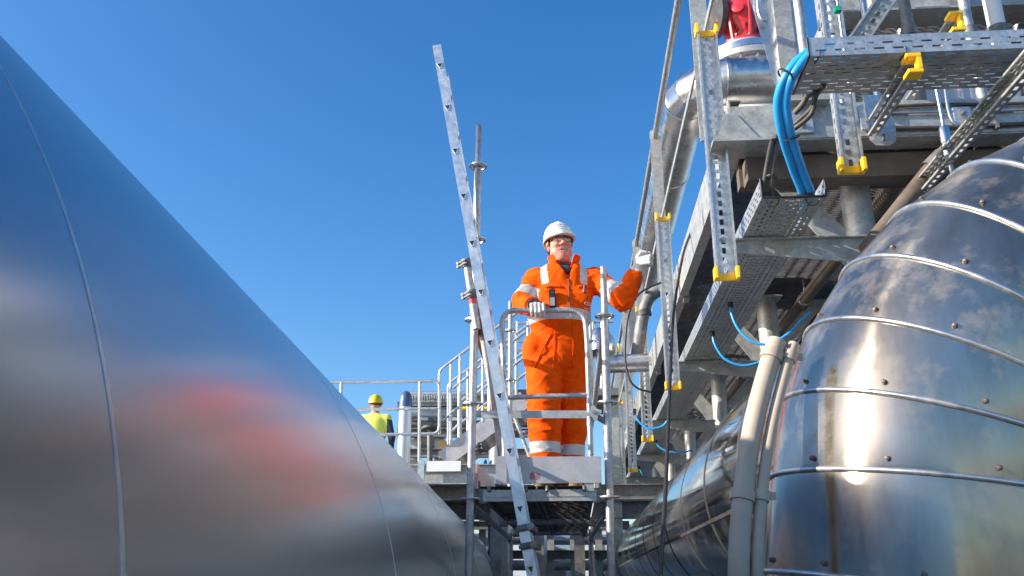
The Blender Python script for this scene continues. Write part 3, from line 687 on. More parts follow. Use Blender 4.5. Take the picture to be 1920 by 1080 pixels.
# long black hanging cable
th = thing('hanging_cable', 'long black cable hanging straight down in front of the polished pipe', 'cable', aty(1238, 1079, 3.9))
cable(th, [aty(u, v, y) for u, v, y in ((1300, 425, 6.4), (1283, 470, 6.2), (1271, 530, 6.0), (1262, 600, 5.6), (1257, 700, 5.0), (1253, 800, 4.5), (1249, 900, 4.1), (1243, 1000, 3.8), (1238, 1079, 3.7))] + [aty(1236, 1150, 3.65)], .0095, 'black')
th = thing('hanging_cable', 'thin black cable looping from the strut beside the orange sleeve', 'cable', aty(1215, 660, 7.0))
cable(th, [aty(u, v, 7.05) for u, v in ((1240, 530), (1215, 540), (1195, 555), (1180, 585), (1174, 620), (1172, 670), (1180, 710), (1196, 728), (1220, 735))], .009, 'black', 8)

# ------------------------------------------------------------------ pipework and equipment above the walkway
PX, PZ, PR, PY = 1.06, E + 4.06, .195, 6.6
sp = thing('insulated_pipe', 'shiny clad pipe with an elbow running along above the walkway edge', 'pipe', (PX, PY, ZB))
for a, b in zip([6.9, 8.3, 9.8, 11.4, 13.2, 15, 17.5, 20.5], [8.3, 9.8, 11.4, 13.2, 15, 17.5, 20.5, 24]):
    MB().tube([(PX, a, PZ), (PX, b, PZ)], PR, 48, cap=False).build('cladding_sheet', 'stain', sp, smooth=40)
    MB().tube([(PX, a-.02, PZ), (PX, a-.018, PZ), (PX, a+.018, PZ), (PX, a+.02, PZ)], [PR-.002, PR+.007, PR+.007, PR-.002], 48, cap=False).build('band', 'stain', sp, smooth=40)
MB().tube([(PX+.3, PY, PZ), (PX+1.15, PY, PZ)], PR, 48, cap=False).build('cladding_sheet', 'stain', sp, smooth=40)
MB().tube([(PX+1.15, PY, PZ), (PX+2.6, PY, PZ)], PR, 48, cap=False).build('cladding_sheet', 'stain', sp, smooth=40)
el = [(PX, 6.9, PZ), (PX+.06, 6.76, PZ), (PX+.16, 6.655, PZ), (PX+.3, PY, PZ)]
for i, (a, b) in enumerate(zip(el, el[1:])):
    c = Vector((PX+.3, 6.9, PZ)); 
    rings = []
    for p_ in (a, b):
        rad = (Vector(p_) - c).normalized(); up = Vector((0,0,1)); rings += [Vector(p_) + rad*PR*math.cos(2*math.pi*k/48) + up*PR*math.sin(2*math.pi*k/48) for k in range(48)]
    MB().add(rings, [(k, (k+1) % 48, 48+(k+1) % 48, 48+k) for k in range(48)]).build('elbow_gore', 'stain', sp, smooth=40)
    MB().tube([rings[k] for k in range(48)], .005, 6, closed=True).build('bead', 'stain', sp, smooth=60)
for x in (PX+.72, PX+.3): MB().tube([(x-.018, PY, PZ), (x-.016, PY, PZ), (x+.016, PY, PZ), (x+.018, PY, PZ)], [PR-.002, PR+.008, PR+.008, PR-.002], 48, cap=False).build('band', 'stain', sp, smooth=40)
for y in (13, 18): MB().box((PX-.05, y-.06, ZB+.04), (PX+.05, y+.06, PZ-PR*.95)).build('pipe_stand', 'galv', sp)

# white vessel with bolted flange and red valve
vc = aty(1400, 120, 7.45); vx, vy = vc.x, vc.y
zf = aty(1400, 88, 7.05).z
ves = thing('white_vessel', 'white vertical vessel with bolted flange behind the shiny pipe', 'vessel', (vx, vy, ZB))
MB().lathe([(.42, ZB+.04), (.42, zf-.1)], (vx, vy, 0), n=48).build('shell', 'white', ves, smooth=40)
MB().lathe([(.44, zf-.10), (.50, zf-.10), (.50, zf-.04), (.44, zf-.04)], (vx, vy, 0), n=48).build('flange', 'alu_dull', ves, smooth=30)
MB().lathe([(.44, zf-.035), (.50, zf-.035), (.50, zf+.03), (.34, zf+.05)], (vx, vy, 0), n=48).build('cover_flange', 'stain', ves, smooth=30)
bm_ = None
for k in range(20):
    a = 2*math.pi*k/20
    if bm_ is None: bm_ = MB().lathe([(.016, -.05), (.016, -.02), (.010, -.02), (.010, .06), (.016, .06), (.016, .085)], (0,0,0), n=6).build('bolt', 'bolt', ves, loc=(0,0,0)); b_ = bm_
    else: b_ = bm_.copy(); COL.objects.link(b_)
    b_.location = Vector((.47*math.cos(a), .47*math.sin(a), zf-.1 - ZB))
MB().lathe([(.20, zf+.05), (.20, zf+.16), (.27, zf+.16), (.27, zf+.20)], (vx, vy, 0), n=32).build('nozzle', 'alu_dull', ves, smooth=30)
vl = thing('red_valve', 'red painted cast valve standing on the white vessel', 'valve', (vx, vy, zf+.20))
MB().lathe([(.25, zf+.203), (.25, zf+.24), (.17, zf+.27), (.15, zf+.36), (.21, zf+.46), (.24, zf+.58), (.22, zf+.70), (.16, zf+.78), (.24, zf+.80), (.24, zf+.85)], (vx, vy, 0), n=32).build('body', 'redv', vl, smooth=50)
for a in (200, 250, 300): MB().lathe([(.06, 0), (.06, .05), (.03, .06)], (vx + .21*math.cos(R(a)), vy + .21*math.sin(R(a)), zf+.55), (math.cos(R(a)), math.sin(R(a)), .1), 12).build('boss', 'redv', vl, smooth=40)
MB().lathe([(.15, 0), (.15, .22), (.2, .22), (.2, .27)], (vx, vy, zf+.58), (-1, -.2, 0), 24).build('side_port', 'dark', vl, smooth=30)
for a in (228, 275, 322):
    d_ = Vector((math.cos(R(a)), math.sin(R(a)), 0)); MB().lathe([(.0, 0), (.045, 0), (.045, .012), (.030, .012), (.028, .0)], Vector((vx, vy, zf+.40)) + d_*.172, d_ - Vector((0,0,.45)), 16, cap=False).build('rim', 'redv', vl, smooth=30)
    MB().lathe([(.029, .0), (.029, .006)], Vector((vx, vy, zf+.40)) + d_*.172, d_ - Vector((0,0,.45)), 16).build('opening', 'dark', vl)
    q = MB(); MB.bar(q, Vector((vx, vy, zf+.25)) + d_*.20, Vector((vx, vy, zf+.62)) + d_*.25, .03, .05, d_.cross(Vector((0,0,1)))); q.build('rib', 'redv', vl, bevel=.008)
for a in (215, 270, 325): MB().lathe([(.014, 0), (.014, .03)], (vx + .225*math.cos(R(a)), vy + .225*math.sin(R(a)), zf+.24), n=6).build('bolt', 'bolt', vl)

# support post at the near end of the walkway, with a tapered stainless plate
post = thing('support_post', 'weathered galvanised box post rising beside the blue cables', 'post', aty(1480, 190, 4.42))
q = MB(); a, b = aty(1463, 160, 4.40), aty(1497, 160, 4.40)
MB().box((a.x, 4.36, ZB+.12), (b.x, 4.50, E+4.6)).build('shaft', 'galv', post)
MB().box((b.x+.003, 4.37, ZB+.12), (b.x+.065, 4.385, E+4.6)).build('flange', 'galv_new', post)
pl = [aty(1402, -20, 4.40), aty(1447, -20, 4.40), aty(1466, 178, 4.40), aty(1460, 178, 4.40)]
vs = pl + [p + Vector((0, .012, 0)) for p in pl]
pp = MB().add(vs, [(0,1,2,3)[::-1], (4,5,6,7), (0,1,5,4), (1,2,6,5), (2,3,7,6), (3,0,4,7)]).build('tapered_plate', 'stain', post)
MB().tube(smooth_path([aty(1421, -20, 4.36), aty(1422, 18, 4.36), aty(1428, 35, 4.36), aty(1440, 39, 4.36)], 6), .012, 10).build('bent_tube', 'stain', post, smooth=60)
MB().box((a.x-.06, 4.26, ZB+.05), (b.x+.12, 4.345, ZB+.12)).build('foot_plate', 'galv', post)
vp = thing('vertical_pipe', 'smooth grey vertical pipe between box post and slotted strut', 'pipe', aty(1507, 95, 3.75))
a = aty(1507, 90, 3.75); MB().tube([(a.x, 3.75, AZ+.09), (a.x, 3.75, E+4.2)], .024, 18).build('pipe', 'tube', vp, smooth=40)
MB().lathe([(.034, AZ+.092), (.034, AZ+.11)], (a.x, 3.75, 0)).build('collar', 'tube', vp, smooth=40)

def cpt(u, v, y): return aty(u, v, y)
c = aty(1596, 322, 3.9)
strut('vertical slotted strut with yellow foot hanging behind the wide tray', (c.x, 3.9, c.z), 1.75, top=False, wd=.105, bolts=(.1, .5, 1.2))
# struts lying along the walkway under the wide tray
def strut_y(label, X, Z, Y0, Y1, cap=True, wd=.075, roll=-90):
    L = Y1 - Y0; th = strut(label, (X, Y0, Z), L, top=False, bottom=cap, wd=wd, m='galv'); th.rotation_euler = (Matrix.Rotation(R(-90), 4, 'X') @ Matrix.Rotation(R(roll), 4, 'Z')).to_euler(); return th
strut_y('short slotted strut with yellow tip carrying the wide tray', 1.478, AZ - .052, AY0 + .005, 3.84)
fp = thing('bracket_plate', 'notched grey fixing plate hanging under the short strut', 'plate', aty(1655, 268, 3.86))
a, b, c_, d = aty(1632, 178, 3.86), aty(1690, 178, 3.86), aty(1678, 270, 3.86), aty(1640, 262, 3.86)
ol = [aty(1618, 178, 3.86), aty(1660, 178, 3.86), aty(1680, 240, 3.86), aty(1680, 264, 3.86), aty(1668, 272, 3.86), aty(1645, 272, 3.86), aty(1632, 262, 3.86)]
vs = ol + [p + Vector((0,.008,0)) for p in ol]; n = 7
fpl = MB().add(vs, [tuple(range(n))[::-1], tuple(range(n, 2*n))] + [(k, (k+1) % n, n+(k+1) % n, n+k) for k in range(n)]).build('plate', 'galv_new', fp)
MB().tube([aty(1657, 252, 3.858), aty(1657, 264, 3.858)], .006, 8).build('slot', 'dark', fp)
c = aty(1852, 215, 3.6)
strut_y('long weathered slotted strut slanting away above the elbow', c.x, c.z, 3.1, 4.4, cap=False, wd=.085)
c = aty(1802, 40, 3.75)
strut_y('upper slotted strut with yellow tip above the wide tray', c.x, c.z, 3.75, 4.4, wd=.09)
a, b = aty(1668, -10, 4.25), aty(1600, 90, 4.25)
th = strut('diagonal slotted brace leaning behind the wide tray', b, (a-b).length + .2, top=False, bottom=False, wd=.10, m='galv'); th.rotation_euler = (0, math.atan2(a.x-b.x, a.z-b.z), 0)
# beams and boxes seen above the wide tray
ub = thing('overhead_beam', 'stained galvanised beam crossing behind the wide tray at the top', 'beam', aty(1700, 60, 5.0))
a = aty(1570, 22, 5.0)
MB().cbox((a.x+1.6, 5.06, a.z+.15), 3.4, .12, .40, bev=.006).build('web_plate', 'galv', ub)
MB().box((a.x-.1, 4.92, a.z-.06), (a.x+3.4, 5.12, a.z-.045)).build('bottom_flange', 'galv', ub)
MB().box((a.x-.1, 5.2, a.z-.3), (a.x+3.4, 5.3, a.z-.07)).build('rear_beam', 'rust', ub)
for k in range(4): MB().box((a.x+.2+.6*k, 4.93, a.z-.044), (a.x+.215+.6*k, 5.0, a.z+.34)).build('stiffener', 'galv', ub)
cb = thing('junction_box', 'blue grey equipment box on the walkway above the notched plate', 'box', aty(1770, 195, 4.9))
a, b = aty(1690, 200, 4.9), aty(1850, 150, 4.9)
MB().cbox(((a.x+b.x)/2, 5.0, (a.z+b.z)/2+.06), b.x-a.x, .2, .34, bev=.008).build('body', 'cabinet', cb)
MB().cbox(((a.x+b.x)/2+.1, 4.895, (a.z+b.z)/2+.06), .012, .02, .30).build('hinge', 'stain', cb)
c1 = aty(1776, 255, 4.0)
fit = thing('instrument_fitting', 'polished steel instrument fitting with thin tubes above the elbow', 'fitting', aty(1785, 318, 4.0))
ax = (aty(1788, 300, 4.0) - aty(1768, 200, 4.0)).normalized(); s0_ = aty(1770, 245, 4.0)
MB().lathe([(.012, -.02), (.02, -.02), (.026, 0), (.026, .07), (.023, .073), (.023, .08), (.026, .083), (.026, .14), (.020, .15), (.016, .16)], s0_, ax, 24).build('coupling', 'stain', fit, smooth=30)
MB().tube([s0_ + ax*.16, s0_ + ax*.24], .012, 6).build('hex_stem', 'alu_dull', fit)
MB().tube([aty(1755, 165, 4.0), aty(1765, 215, 4.0), s0_], .009, 10).build('tube', 'stain', fit, smooth=60)
MB().tube(smooth_path([aty(1772, 165, 4.1), aty(1778, 205, 4.1), aty(1788, 230, 4.1), aty(1805, 236, 4.1), aty(1830, 236, 4.15)], 6), .009, 10).build('tube', 'stain', fit, smooth=60)
# mossy sloping pipe disappearing behind the elbow
mp_ = thing('sloping_pipe', 'grimy brown pipe sloping down behind the top of the elbow', 'pipe', aty(1640, 460, 4.3))
MB().tube([aty(1625, 470, 4.3), aty(1760, 300, 4.35), aty(1930, 130, 4.4)], .045, 18).build('pipe', 'rust', mp_, smooth=50)
MB().lathe([(.05, -.06), (.052, -.06), (.052, .06), (.05, .06)], aty(1755, 306, 4.35), aty(1930, 130, 4.4)-aty(1760, 300, 4.35), 18, cap=False).build('sleeve', 'galv_old', mp_, smooth=40)
# small clips and a green tag
gc = aty(1570, 18, 3.74); th = thing('green_clip', 'small green plastic clip on a thin tube at the top', 'clip', gc)
MB().cbox(gc, .035, .03, .035, bev=.004).build('clip', 'green', th); MB().tube([(gc.x+.01, 3.75, AZ+.09), (gc.x+.005, 3.75, E+4.2)], .007, 8).build('tube', 'stain', th, smooth=60)
# ------------------------------------------------------------------ figures: distance fields turned into one closed skin
class SDF:
    def __init__(s, lo, hi, h):
        s.lo, s.h = np.array(lo, np.float32), h; n = [int(math.ceil((b-a)/h)) + 1 for a, b in zip(lo, hi)]
        ax = [s.lo[i] + h*np.arange(n[i], dtype=np.float32) for i in range(3)]
        s.X, s.Y, s.Z = np.meshgrid(*ax, indexing='ij'); s.f = np.full(s.X.shape, 9., np.float32)
    def put(s, d, k):
        if k <= 0: s.f = np.minimum(s.f, d)
        else:
            hh = np.clip(.5 + .5*(s.f - d)/k, 0, 1); s.f = s.f*(1-hh) + d*hh - k*hh*(1-hh)
    def cut(s, d, k=.005):
        d = -d; hh = np.clip(.5 - .5*(s.f - d)/k, 0, 1); s.f = s.f*(1-hh) + d*hh + k*hh*(1-hh)
    def cone_d(s, a, b, ra, rb, sc=(1,1,1)):
        a, b = np.array(a, np.float32), np.array(b, np.float32); m = min(sc)
        px, py, pz = (s.X-a[0])/sc[0], (s.Y-a[1])/sc[1], (s.Z-a[2])/sc[2]; v = (b-a)/np.array(sc, np.float32)
        t = np.clip((px*v[0]+py*v[1]+pz*v[2])/max(1e-9, float(v@v)), 0, 1)
        return (np.sqrt((px-v[0]*t)**2 + (py-v[1]*t)**2 + (pz-v[2]*t)**2) - (ra + (rb-ra)*t))*m
    def cone(s, a, b, ra, rb, k=.03, sc=(1,1,1)): s.put(s.cone_d(a, b, ra, rb, sc), k)
    def ell_d(s, c, r, rot=None):
        p = [s.X-c[0], s.Y-c[1], s.Z-c[2]]
        if rot is not None: m = np.array(rot.to_3x3().transposed(), np.float32); p = [m[i][0]*p[0]+m[i][1]*p[1]+m[i][2]*p[2] for i in range(3)]
        k0 = np.sqrt(sum((p[i]/r[i])**2 for i in range(3))); k1 = np.sqrt(sum((p[i]/r[i]**2)**2 for i in range(3)))+1e-9
        return k0*(k0-1)/k1
    def ell(s, c, r, k=.03, rot=None): s.put(s.ell_d(c, r, rot), k)
    def mesh(s):
        f = s.f; n = f.shape; sg = f < 0; cn = tuple(i-1 for i in n); acc = np.zeros(cn + (3,), np.float32); cnt = np.zeros(cn, np.float32)
        sl = lambda o: tuple(slice(o[i], n[i]-1+o[i]) for i in range(3))
        for ax in range(3):
            o1, o2 = [(1,2),(0,2),(0,1)][ax]
            for p in (0, 1):
                for q in (0, 1):
                    a = [0,0,0]; a[o1] = p; a[o2] = q; b = list(a); b[ax] = 1
                    fa, fb = f[sl(a)], f[sl(b)]; mk = (sg[sl(a)] != sg[sl(b)]); t = np.where(mk, fa/np.where(mk, fa-fb, 1), 0)
                    for i in range(3): acc[..., i] += np.where(mk, a[i] + (t if i == ax else 0), 0)
                    cnt += mk
        act = cnt > 0; idx = np.full(cn, -1, np.int64); idx[act] = np.arange(act.sum()); ijk = np.argwhere(act)
        V = (ijk + acc[act]/cnt[act][:, None])*s.h + s.lo; Q = []
        for ax in range(3):
            o1, o2 = [(1,2),(2,0),(0,1)][ax]
            a = [slice(1,-1)]*3; a[ax] = slice(0, -1); b = list(a); b[ax] = slice(1, None)
            A, B = sg[tuple(a)], sg[tuple(b)]; e = np.argwhere(A != B); 
            if len(e) == 0: continue
            sa = A[tuple(e.T)]; base = e + 1; base[:, ax] -= 1
            def cid(d1, d2): c = base.copy(); c[:, o1] -= d1; c[:, o2] -= d2; return idx[tuple(c.T)]
            q = np.stack([cid(1,1), cid(0,1), cid(0,0), cid(1,0)], 1); q[~sa] = q[~sa][:, ::-1]; Q.append(q)
        return V, np.concatenate(Q)
def skin(name, sdf, mats, parent, fn=None, disp=None, smooth_it=1):
    V, Q = sdf.mesh(); base = Vector(parent['_base']) if parent is not None else Vector((0,0,0))
    me = bpy.data.meshes.new(name); me.from_pydata((V - np.array(base)).tolist(), [], Q.tolist())
    if smooth_it:
        bm = bmesh.new(); bm.from_mesh(me)
        for _ in range(smooth_it): bmesh.ops.smooth_vert(bm, verts=bm.verts, factor=.5, use_axis_x=True, use_axis_y=True, use_axis_z=True)
        bm.to_mesh(me); bm.free()
    if disp:
        nr = np.zeros(len(me.vertices)*3); me.vertices.foreach_get('normal', nr); nr = nr.reshape(-1, 3)
        for i, v in enumerate(me.vertices):
            w_ = v.co + base; v.co = v.co + Vector(nr[i])*disp(w_)
    for m in mats: me.materials.append(M[m])
    if fn:
        for p in me.polygons: p.material_index = fn(p.center + base)
    for p in me.polygons: p.use_smooth = True
    me.update(); o = bpy.data.objects.new(name, me); COL.objects.link(o)
    if parent is not None: o.parent = parent
    o['_base'] = tuple(base); return o
def segt(p, a, b):
    v = b - a; t = (p-a).dot(v)/v.length_squared; return t, (p - a - v*t).length

# ------------------------------------------------------------------ the man on the scaffold
MY = 5.62
man = thing('person', 'person in orange coverall and white hard hat standing on the scaffold deck behind the gate', 'person', (aty(1045, 640, MY).x, MY, DECK))
J = lambda u, v, dy=0.: aty(u, v, MY + dy)
shR, shL = J(1004, 527), J(1116, 524, .02); elR, elL = J(981, 568, -.10), J(1166, 560, -.10)
wrR = aty(1003, 578, 5.30); wrL = J(1190, 518, -.10)
hpR, hpL = J(1020, 688, -.02), J(1072, 688, .06); knR, knL = J(1020, 780, -.05), J(1073, 780, .08); anR, anL = J(1024, 890, -.02), J(1072, 890, .11)
anR.z = DECK + .09; anL.z = DECK + .09
S = SDF((man.location.x-.46, MY-.42, DECK-.0), (man.location.x+.62, MY+.30, DECK+1.60), .0075)
ch, be, pe = J(1052, 548), J(1049, 597, -.02), J(1047, 655, .01)
S.ell(ch, (.214, .135, .20), .04); S.ell(be, (.206, .165, .17), .08); S.ell(pe, (.200, .150, .17), .06)
S.cone(shR, shL, .072, .072, .06); S.cone(J(1040, 514, .01), J(1072, 512, .01), .070, .070, .05)
S.cone(shR, elR, .076, .067, .035); S.cone(elR, wrR, .068, .056, .03)
S.cone(shL, elL, .076, .070, .035); S.cone(elL, wrL, .071, .060, .03)
S.cone(hpR, knR, .118, .104, .016); S.cone(knR, anR, .102, .092, .012)
S.cone(hpL, knL, .104, .088, .016); S.cone(knL, anL, .086, .080, .012)
# baggy folds over the boots and at the crotch, cargo pocket swell, chest pocket swell
S.ell(J(1000, 660, -.02), (.075, .11, .12), .04); S.ell(J(1024, 868, -.03), (.102, .10, .05), .012); S.ell(J(1072, 868, .10), (.086, .09, .05), .012)
S.ell(J(1024, 553, -.125), (.055, .022, .06), .02); S.ell(J(1090, 556, -.115), (.050, .02, .06), .02)
S.cut(S.Z - (DECK + .055), .004)
S.cut(S.cone_d(J(1060, 488, -.02), J(1066, 521, -.13), .072, .006), .008)
nzv = lambda p, sx, sy, sz: noise.noise(Vector((p.x*sx, p.y*sy, p.z*sz)))
JT = [(elR, .13), (elL, .14), (knR, .2), (knL, .2), (shR, .1), (shL, .12), (J(1048, 685), .16), (be, .14), (J(1024, 868), .12), (J(1074, 868), .12), (wrL, .07)]
def folds(p):
    wgt = .25 + max(max(0, 1 - (p-c).length/r) for c, r in JT)*1.0
    wv = Vector((nzv(p, 5, 5, 5)*.07, 0, nzv(p, 4, 4, 6)*.07))
    q1 = p + wv; a = nzv(q1, 5, 5, 15); r_ = max(0, 1 - abs(a)*3.2)
    q2 = Vector((p.x + p.z*.8, p.y, p.z - p.x*.7)) + wv; d_ = nzv(q2, 5, 5, 17); d2 = max(0, 1 - abs(d_)*3.2)
    q3 = Vector((p.x - p.z*.8, p.y, p.z + p.x*.7)) + wv; e_ = nzv(q3 + Vector((7, 3, 1)), 5, 5, 15); e2 = max(0, 1 - abs(e_)*3.2)
    return wgt*(.013*r_ + .014*d2 + .010*e2 - .008) + .006*nzv(p, 6, 6, 8)
zw0, zw1 = J(1047, 612).z, J(1047, 592).z
zl0, zl1 = J(1023, 852).z, J(1023, 833).z
zs = J(1045, 541).z
def cov(p):
    t, d = segt(p, shR, elR)
    if .52 < t < .88 and d < .10 and p.x < shR.x + .03 and p.z < shR.z: return 1
    t, d = segt(p, shL, elL)
    if .50 < t < .86 and d < .10 and p.x > shL.x: return 1
    if zw0 < p.z < zw1 and abs(p.x - man.location.x) < .26 and segt(p, elR, wrR)[1] > .085: return 1
    if zl0 < p.z < zl1: return 1
    if p.z > zs:
        for sx, sl in ((J(1023, 520).x, .25), (J(1094, 520).x, -.05)):
            if abs(p.x - sx - (p.z - zs)*-sl*.35) < .024 and p.z > zs + .0: 
                if segt(p, shR, elR)[0] < .2 or segt(p, shL, elL)[0] < .2: return 1
    return 0
body = skin('coverall', S, ['orange', 'tape'], man, cov, folds, 1)
dg_ = bpy.context.evaluated_depsgraph_get()
BV = BVHTree.FromPolygons([v.co + Vector(man['_base']) for v in body.data.vertices], [tuple(p.vertices) for p in body.data.polygons])
def onb(u, v, lift=.003):
    d = ray(u, v).normalized(); h = BV.ray_cast(EYE, d)
    return (h[0] - d*lift) if h[0] else aty(u, v, MY - .16)
def strip(px, wd, m, name, parent=man, lift=.003):
    # flat ribbon laid on the coverall along photo pixels
    pts = []
    for (u0, v0), (u1, v1) in zip(px, px[1:]):
        for k in range(6): pts.append((u0+(u1-u0)*k/6, v0+(v1-v0)*k/6))
    pts.append(px[-1]); q = MB(); vs = []; hw = wd/2
    for i, (u, v) in enumerate(pts):
        a, b = pts[max(0, i-1)], pts[min(len(pts)-1, i+1)]; t = Vector((b[0]-a[0], b[1]-a[1])).normalized(); n_ = Vector((-t.y, t.x))*hw
        vs += [onb(u+n_.x, v+n_.y, lift), onb(u-n_.x, v-n_.y, lift)]
    q.add(vs, [(2*i, 2*i+1, 2*i+3, 2*i+2) for i in range(len(pts)-1)]); return q.build(name, m, parent, smooth=80, solid=.003)
strip([(1066, 520), (1067, 545), (1069, 580), (1073, 590)], 1.6, 'dark', 'zip', lift=.004)
strip([(1074, 613), (1075, 650), (1073, 690)], 1.4, 'orange', 'fly_flap', lift=.006)
strip([(1022, 537), (1036, 535), (1053, 537)], 4.5, 'orange', 'pocket_flap', lift=.008)
strip([(1083, 538), (1096, 536), (1110, 539)], 4.5, 'orange', 'pocket_flap', lift=.008)
strip([(1002, 690), (1012, 665), (1035, 622)], 3.0, 'orange', 'hip_pocket_edge', lift=.006)
strip([(1040, 616), (1039, 660), (1037, 690)], 1.6, 'orange', 'side_seam', lift=.005)
# chest emblem and line of print
for c_, r_ in (((1099, 569), 3.0), ((1104.5, 570), 3.0)):
    strip([(c_[0]+r_*math.cos(R(a)), c_[1]+r_*math.sin(R(a))) for a in range(0, 361, 60)], 1.0, 'white', 'chest_emblem')
strip([(1096, 578), (1106, 580)], 1.1, 'white', 'chest_print')
# radio clipped to the chest, pens in pocket
rc = onb(1036, 560, .012); rq = MB().cbox((0,0,0), .042, .03, .125, Matrix.Translation(rc) @ Matrix.Rotation(R(-3), 4, 'Y'), bev=.004)
rad_ = tag(rq.build('radio', 'black'), 'small dark radio clipped to the chest of the orange coverall', 'radio')
MB().cbox((0,0,0), .034, .004, .06, Matrix.Translation(rc + Vector((0,-.0165,-.025))), bev=.002).build('face_plate', 'alu_dull', rad_)
MB().cbox((0,0,0), .024, .004, .014, Matrix.Translation(rc + Vector((0,-.0165,.035))), bev=.002).build('screen', 'dark', rad_)
for du in (0, 4):
    MB().tube([onb(1094+du, 548, .006), onb(1095+du, 535, .010)], .004, 8).build('pen', 'dark' if du else 'alu', man, smooth=60)
# collar
nk = J(1058, 500, .02)
def collar():
    vs = []; n_ = 28
    for i in range(n_+1):
        a = R(-62) + R(304)*i/n_ + 0; a2 = a + R(0)
        ang = -math.pi/2 + R(28) + R(304)*i/n_ - R(0)
        e = abs(i/n_*2-1)
        for (r0, z) in ((.088, -.045), (.098, .02), (.105 + .012*e**3, .058 - .02*e**2), (.099 + .012*e**3, .059 - .02*e**2), (.092, .02), (.082, -.04)):
            f_ = 1 + (.42*e**3 if z > 0 else .05*e)
            vs.append(nk + Vector((math.cos(ang)*r0*f_*.95, math.sin(ang)*r0*f_*.88, z + .004)))
    m_ = 6
    return MB().add(vs, [(i*m_+j, i*m_+j+1, (i+1)*m_+j+1, (i+1)*m_+j) for i in range(n_) for j in range(m_-1)] + [tuple(range(m_))[::-1], tuple(range(n_*m_, n_*m_+m_))])
collar().build('collar', 'orange', man, smooth=60)
# head: local frame, x to his left (photo right), -y forward, z up; origin at ear height
HC = J(1049, 459, .015); HM = Matrix.Translation(HC) @ Matrix.Rotation(R(13), 4, 'Z') @ Matrix.Rotation(R(-1), 4, 'X') @ Matrix.Rotation(R(-5), 4, 'Y')
HS = 1.0
H = SDF((-.115, -.15, -.20), (.115, .13, .13), .0038)
H.ell((0, .01, .03), (.078, .098, .10), .02)                       # skull
H.ell((0, -.030, -.035), (.066, .066, .085), .03)                  # face
H.ell((0, -.055, -.098), (.036, .036, .030), .03)                  # chin
H.ell((-.040, -.030, -.072), (.030, .045, .035), .03); H.ell((.040, -.030, -.072), (.030, .045, .035), .03)    # jowls
H.cone((0, .025, -.06), (0, .035, -.22), .060, .066, .03)          # neck
H.ell((0, -.035, -.125), (.045, .045, .025), .03)                  # under the chin
H.cone((-.03, -.088, .022), (.03, -.088, .022), .012, .012, .018)  # brow
H.cone((0, -.094, .008), (0, -.117, -.028), .009, .0155, .012)     # nose
H.ell((-.013, -.105, -.032), (.009, .011, .008), .006); H.ell((.013, -.105, -.032), (.009, .011, .008), .006)
H.ell((-.040, -.075, -.028), (.024, .020, .020), .018); H.ell((.040, -.075, -.028), (.024, .020, .020), .018)   # cheeks
H.cone((-.020, -.083, -.064), (.020, -.083, -.064), .0075, .0075, .012); H.cone((-.016, -.083, -.078), (.016, -.083, -.078), .008, .008, .012)
H.cut(H.ell_d((-.031, -.100, .002), (.020, .014, .012)), .008); H.cut(H.ell_d((.031, -.100, .002), (.020, .014, .012)), .008)
H.cut(H.cone_d((-.027, -.086, -.0745), (0, -.094, -.0705), .0034, .0030), .003); H.cut(H.cone_d((.027, -.086, -.0745), (0, -.094, -.0705), .0034, .0030), .003)
for s in (-1, 1):
    H.ell((s*.078, .012, -.012), (.010, .022, .034), .006); H.ell((s*.084, .016, .004), (.008, .02, .018), .006)
    H.cut(H.ell_d((s*.090, .008, -.008), (.007, .010, .016)), .004)
for s in (-1, 1): H.ell((s*.031, -.0815, .003), (.0125, .012, .0125), .001)
def facem(p):
    if abs(p.x) < .027 and p.y < -.07 and abs(p.z + .0710 + abs(p.x)*.12) < .0042: return 1
    if p.y > -.035 and p.z > -.015 and abs(p.x) < .0765: return 2
    if p.z < -.03 and p.y > .07: return 2
    if .016 < p.z < .027 and p.y < -.07 and .012 < abs(p.x) < .047: return 2
    e = min((p - Vector((s*.031, -.0815, .003))).length for s in (-1, 1))
    if e < .0142 and abs(p.z - .002) < .0042: return 4 if min(abs(abs(p.x) - .034), 9) < .0048 else 3
    return 0
hd_par = bpy.data.objects.new('x', None); hd_par['_base'] = (0, 0, 0)
V, Q = H.mesh(); me = bpy.data.meshes.new('body'); me.from_pydata(V.tolist(), [], Q.tolist())
bm = bmesh.new(); bm.from_mesh(me); bmesh.ops.smooth_vert(bm, verts=bm.verts, factor=.5, use_axis_x=True, use_axis_y=True, use_axis_z=True); bm.to_mesh(me); bm.free()
for m in ('skin', 'lip', 'hair', 'eye', 'black'): me.materials.append(M[m])
for p in me.polygons: p.use_smooth = True; p.material_index = facem(p.center)
bpy.data.objects.remove(hd_par)
LOCAL = Matrix.Translation(-Vector(man['_base'])) @ HM
def hput(o): COL.objects.link(o); o.parent = man; o.matrix_local = LOCAL; o['_base'] = man['_base']; return o
hput(bpy.data.objects.new('body', me))
def hbuild(q, name, m, smooth=60, solid=0., parent=None):
    o = q.build(name, m, None, smooth=smooth, solid=solid, loc=(0,0,0))
    o.parent = parent or man
    if parent is None: o.matrix_local = LOCAL
    return o
# inner shirt at the neck
MB().tube([nk + Vector((.004, -.02, -.10)), nk + Vector((0, .002, -.022))], [.092, .076], 24, cap=False).build('shirt', 'navyc', man, smooth=60, solid=.004)
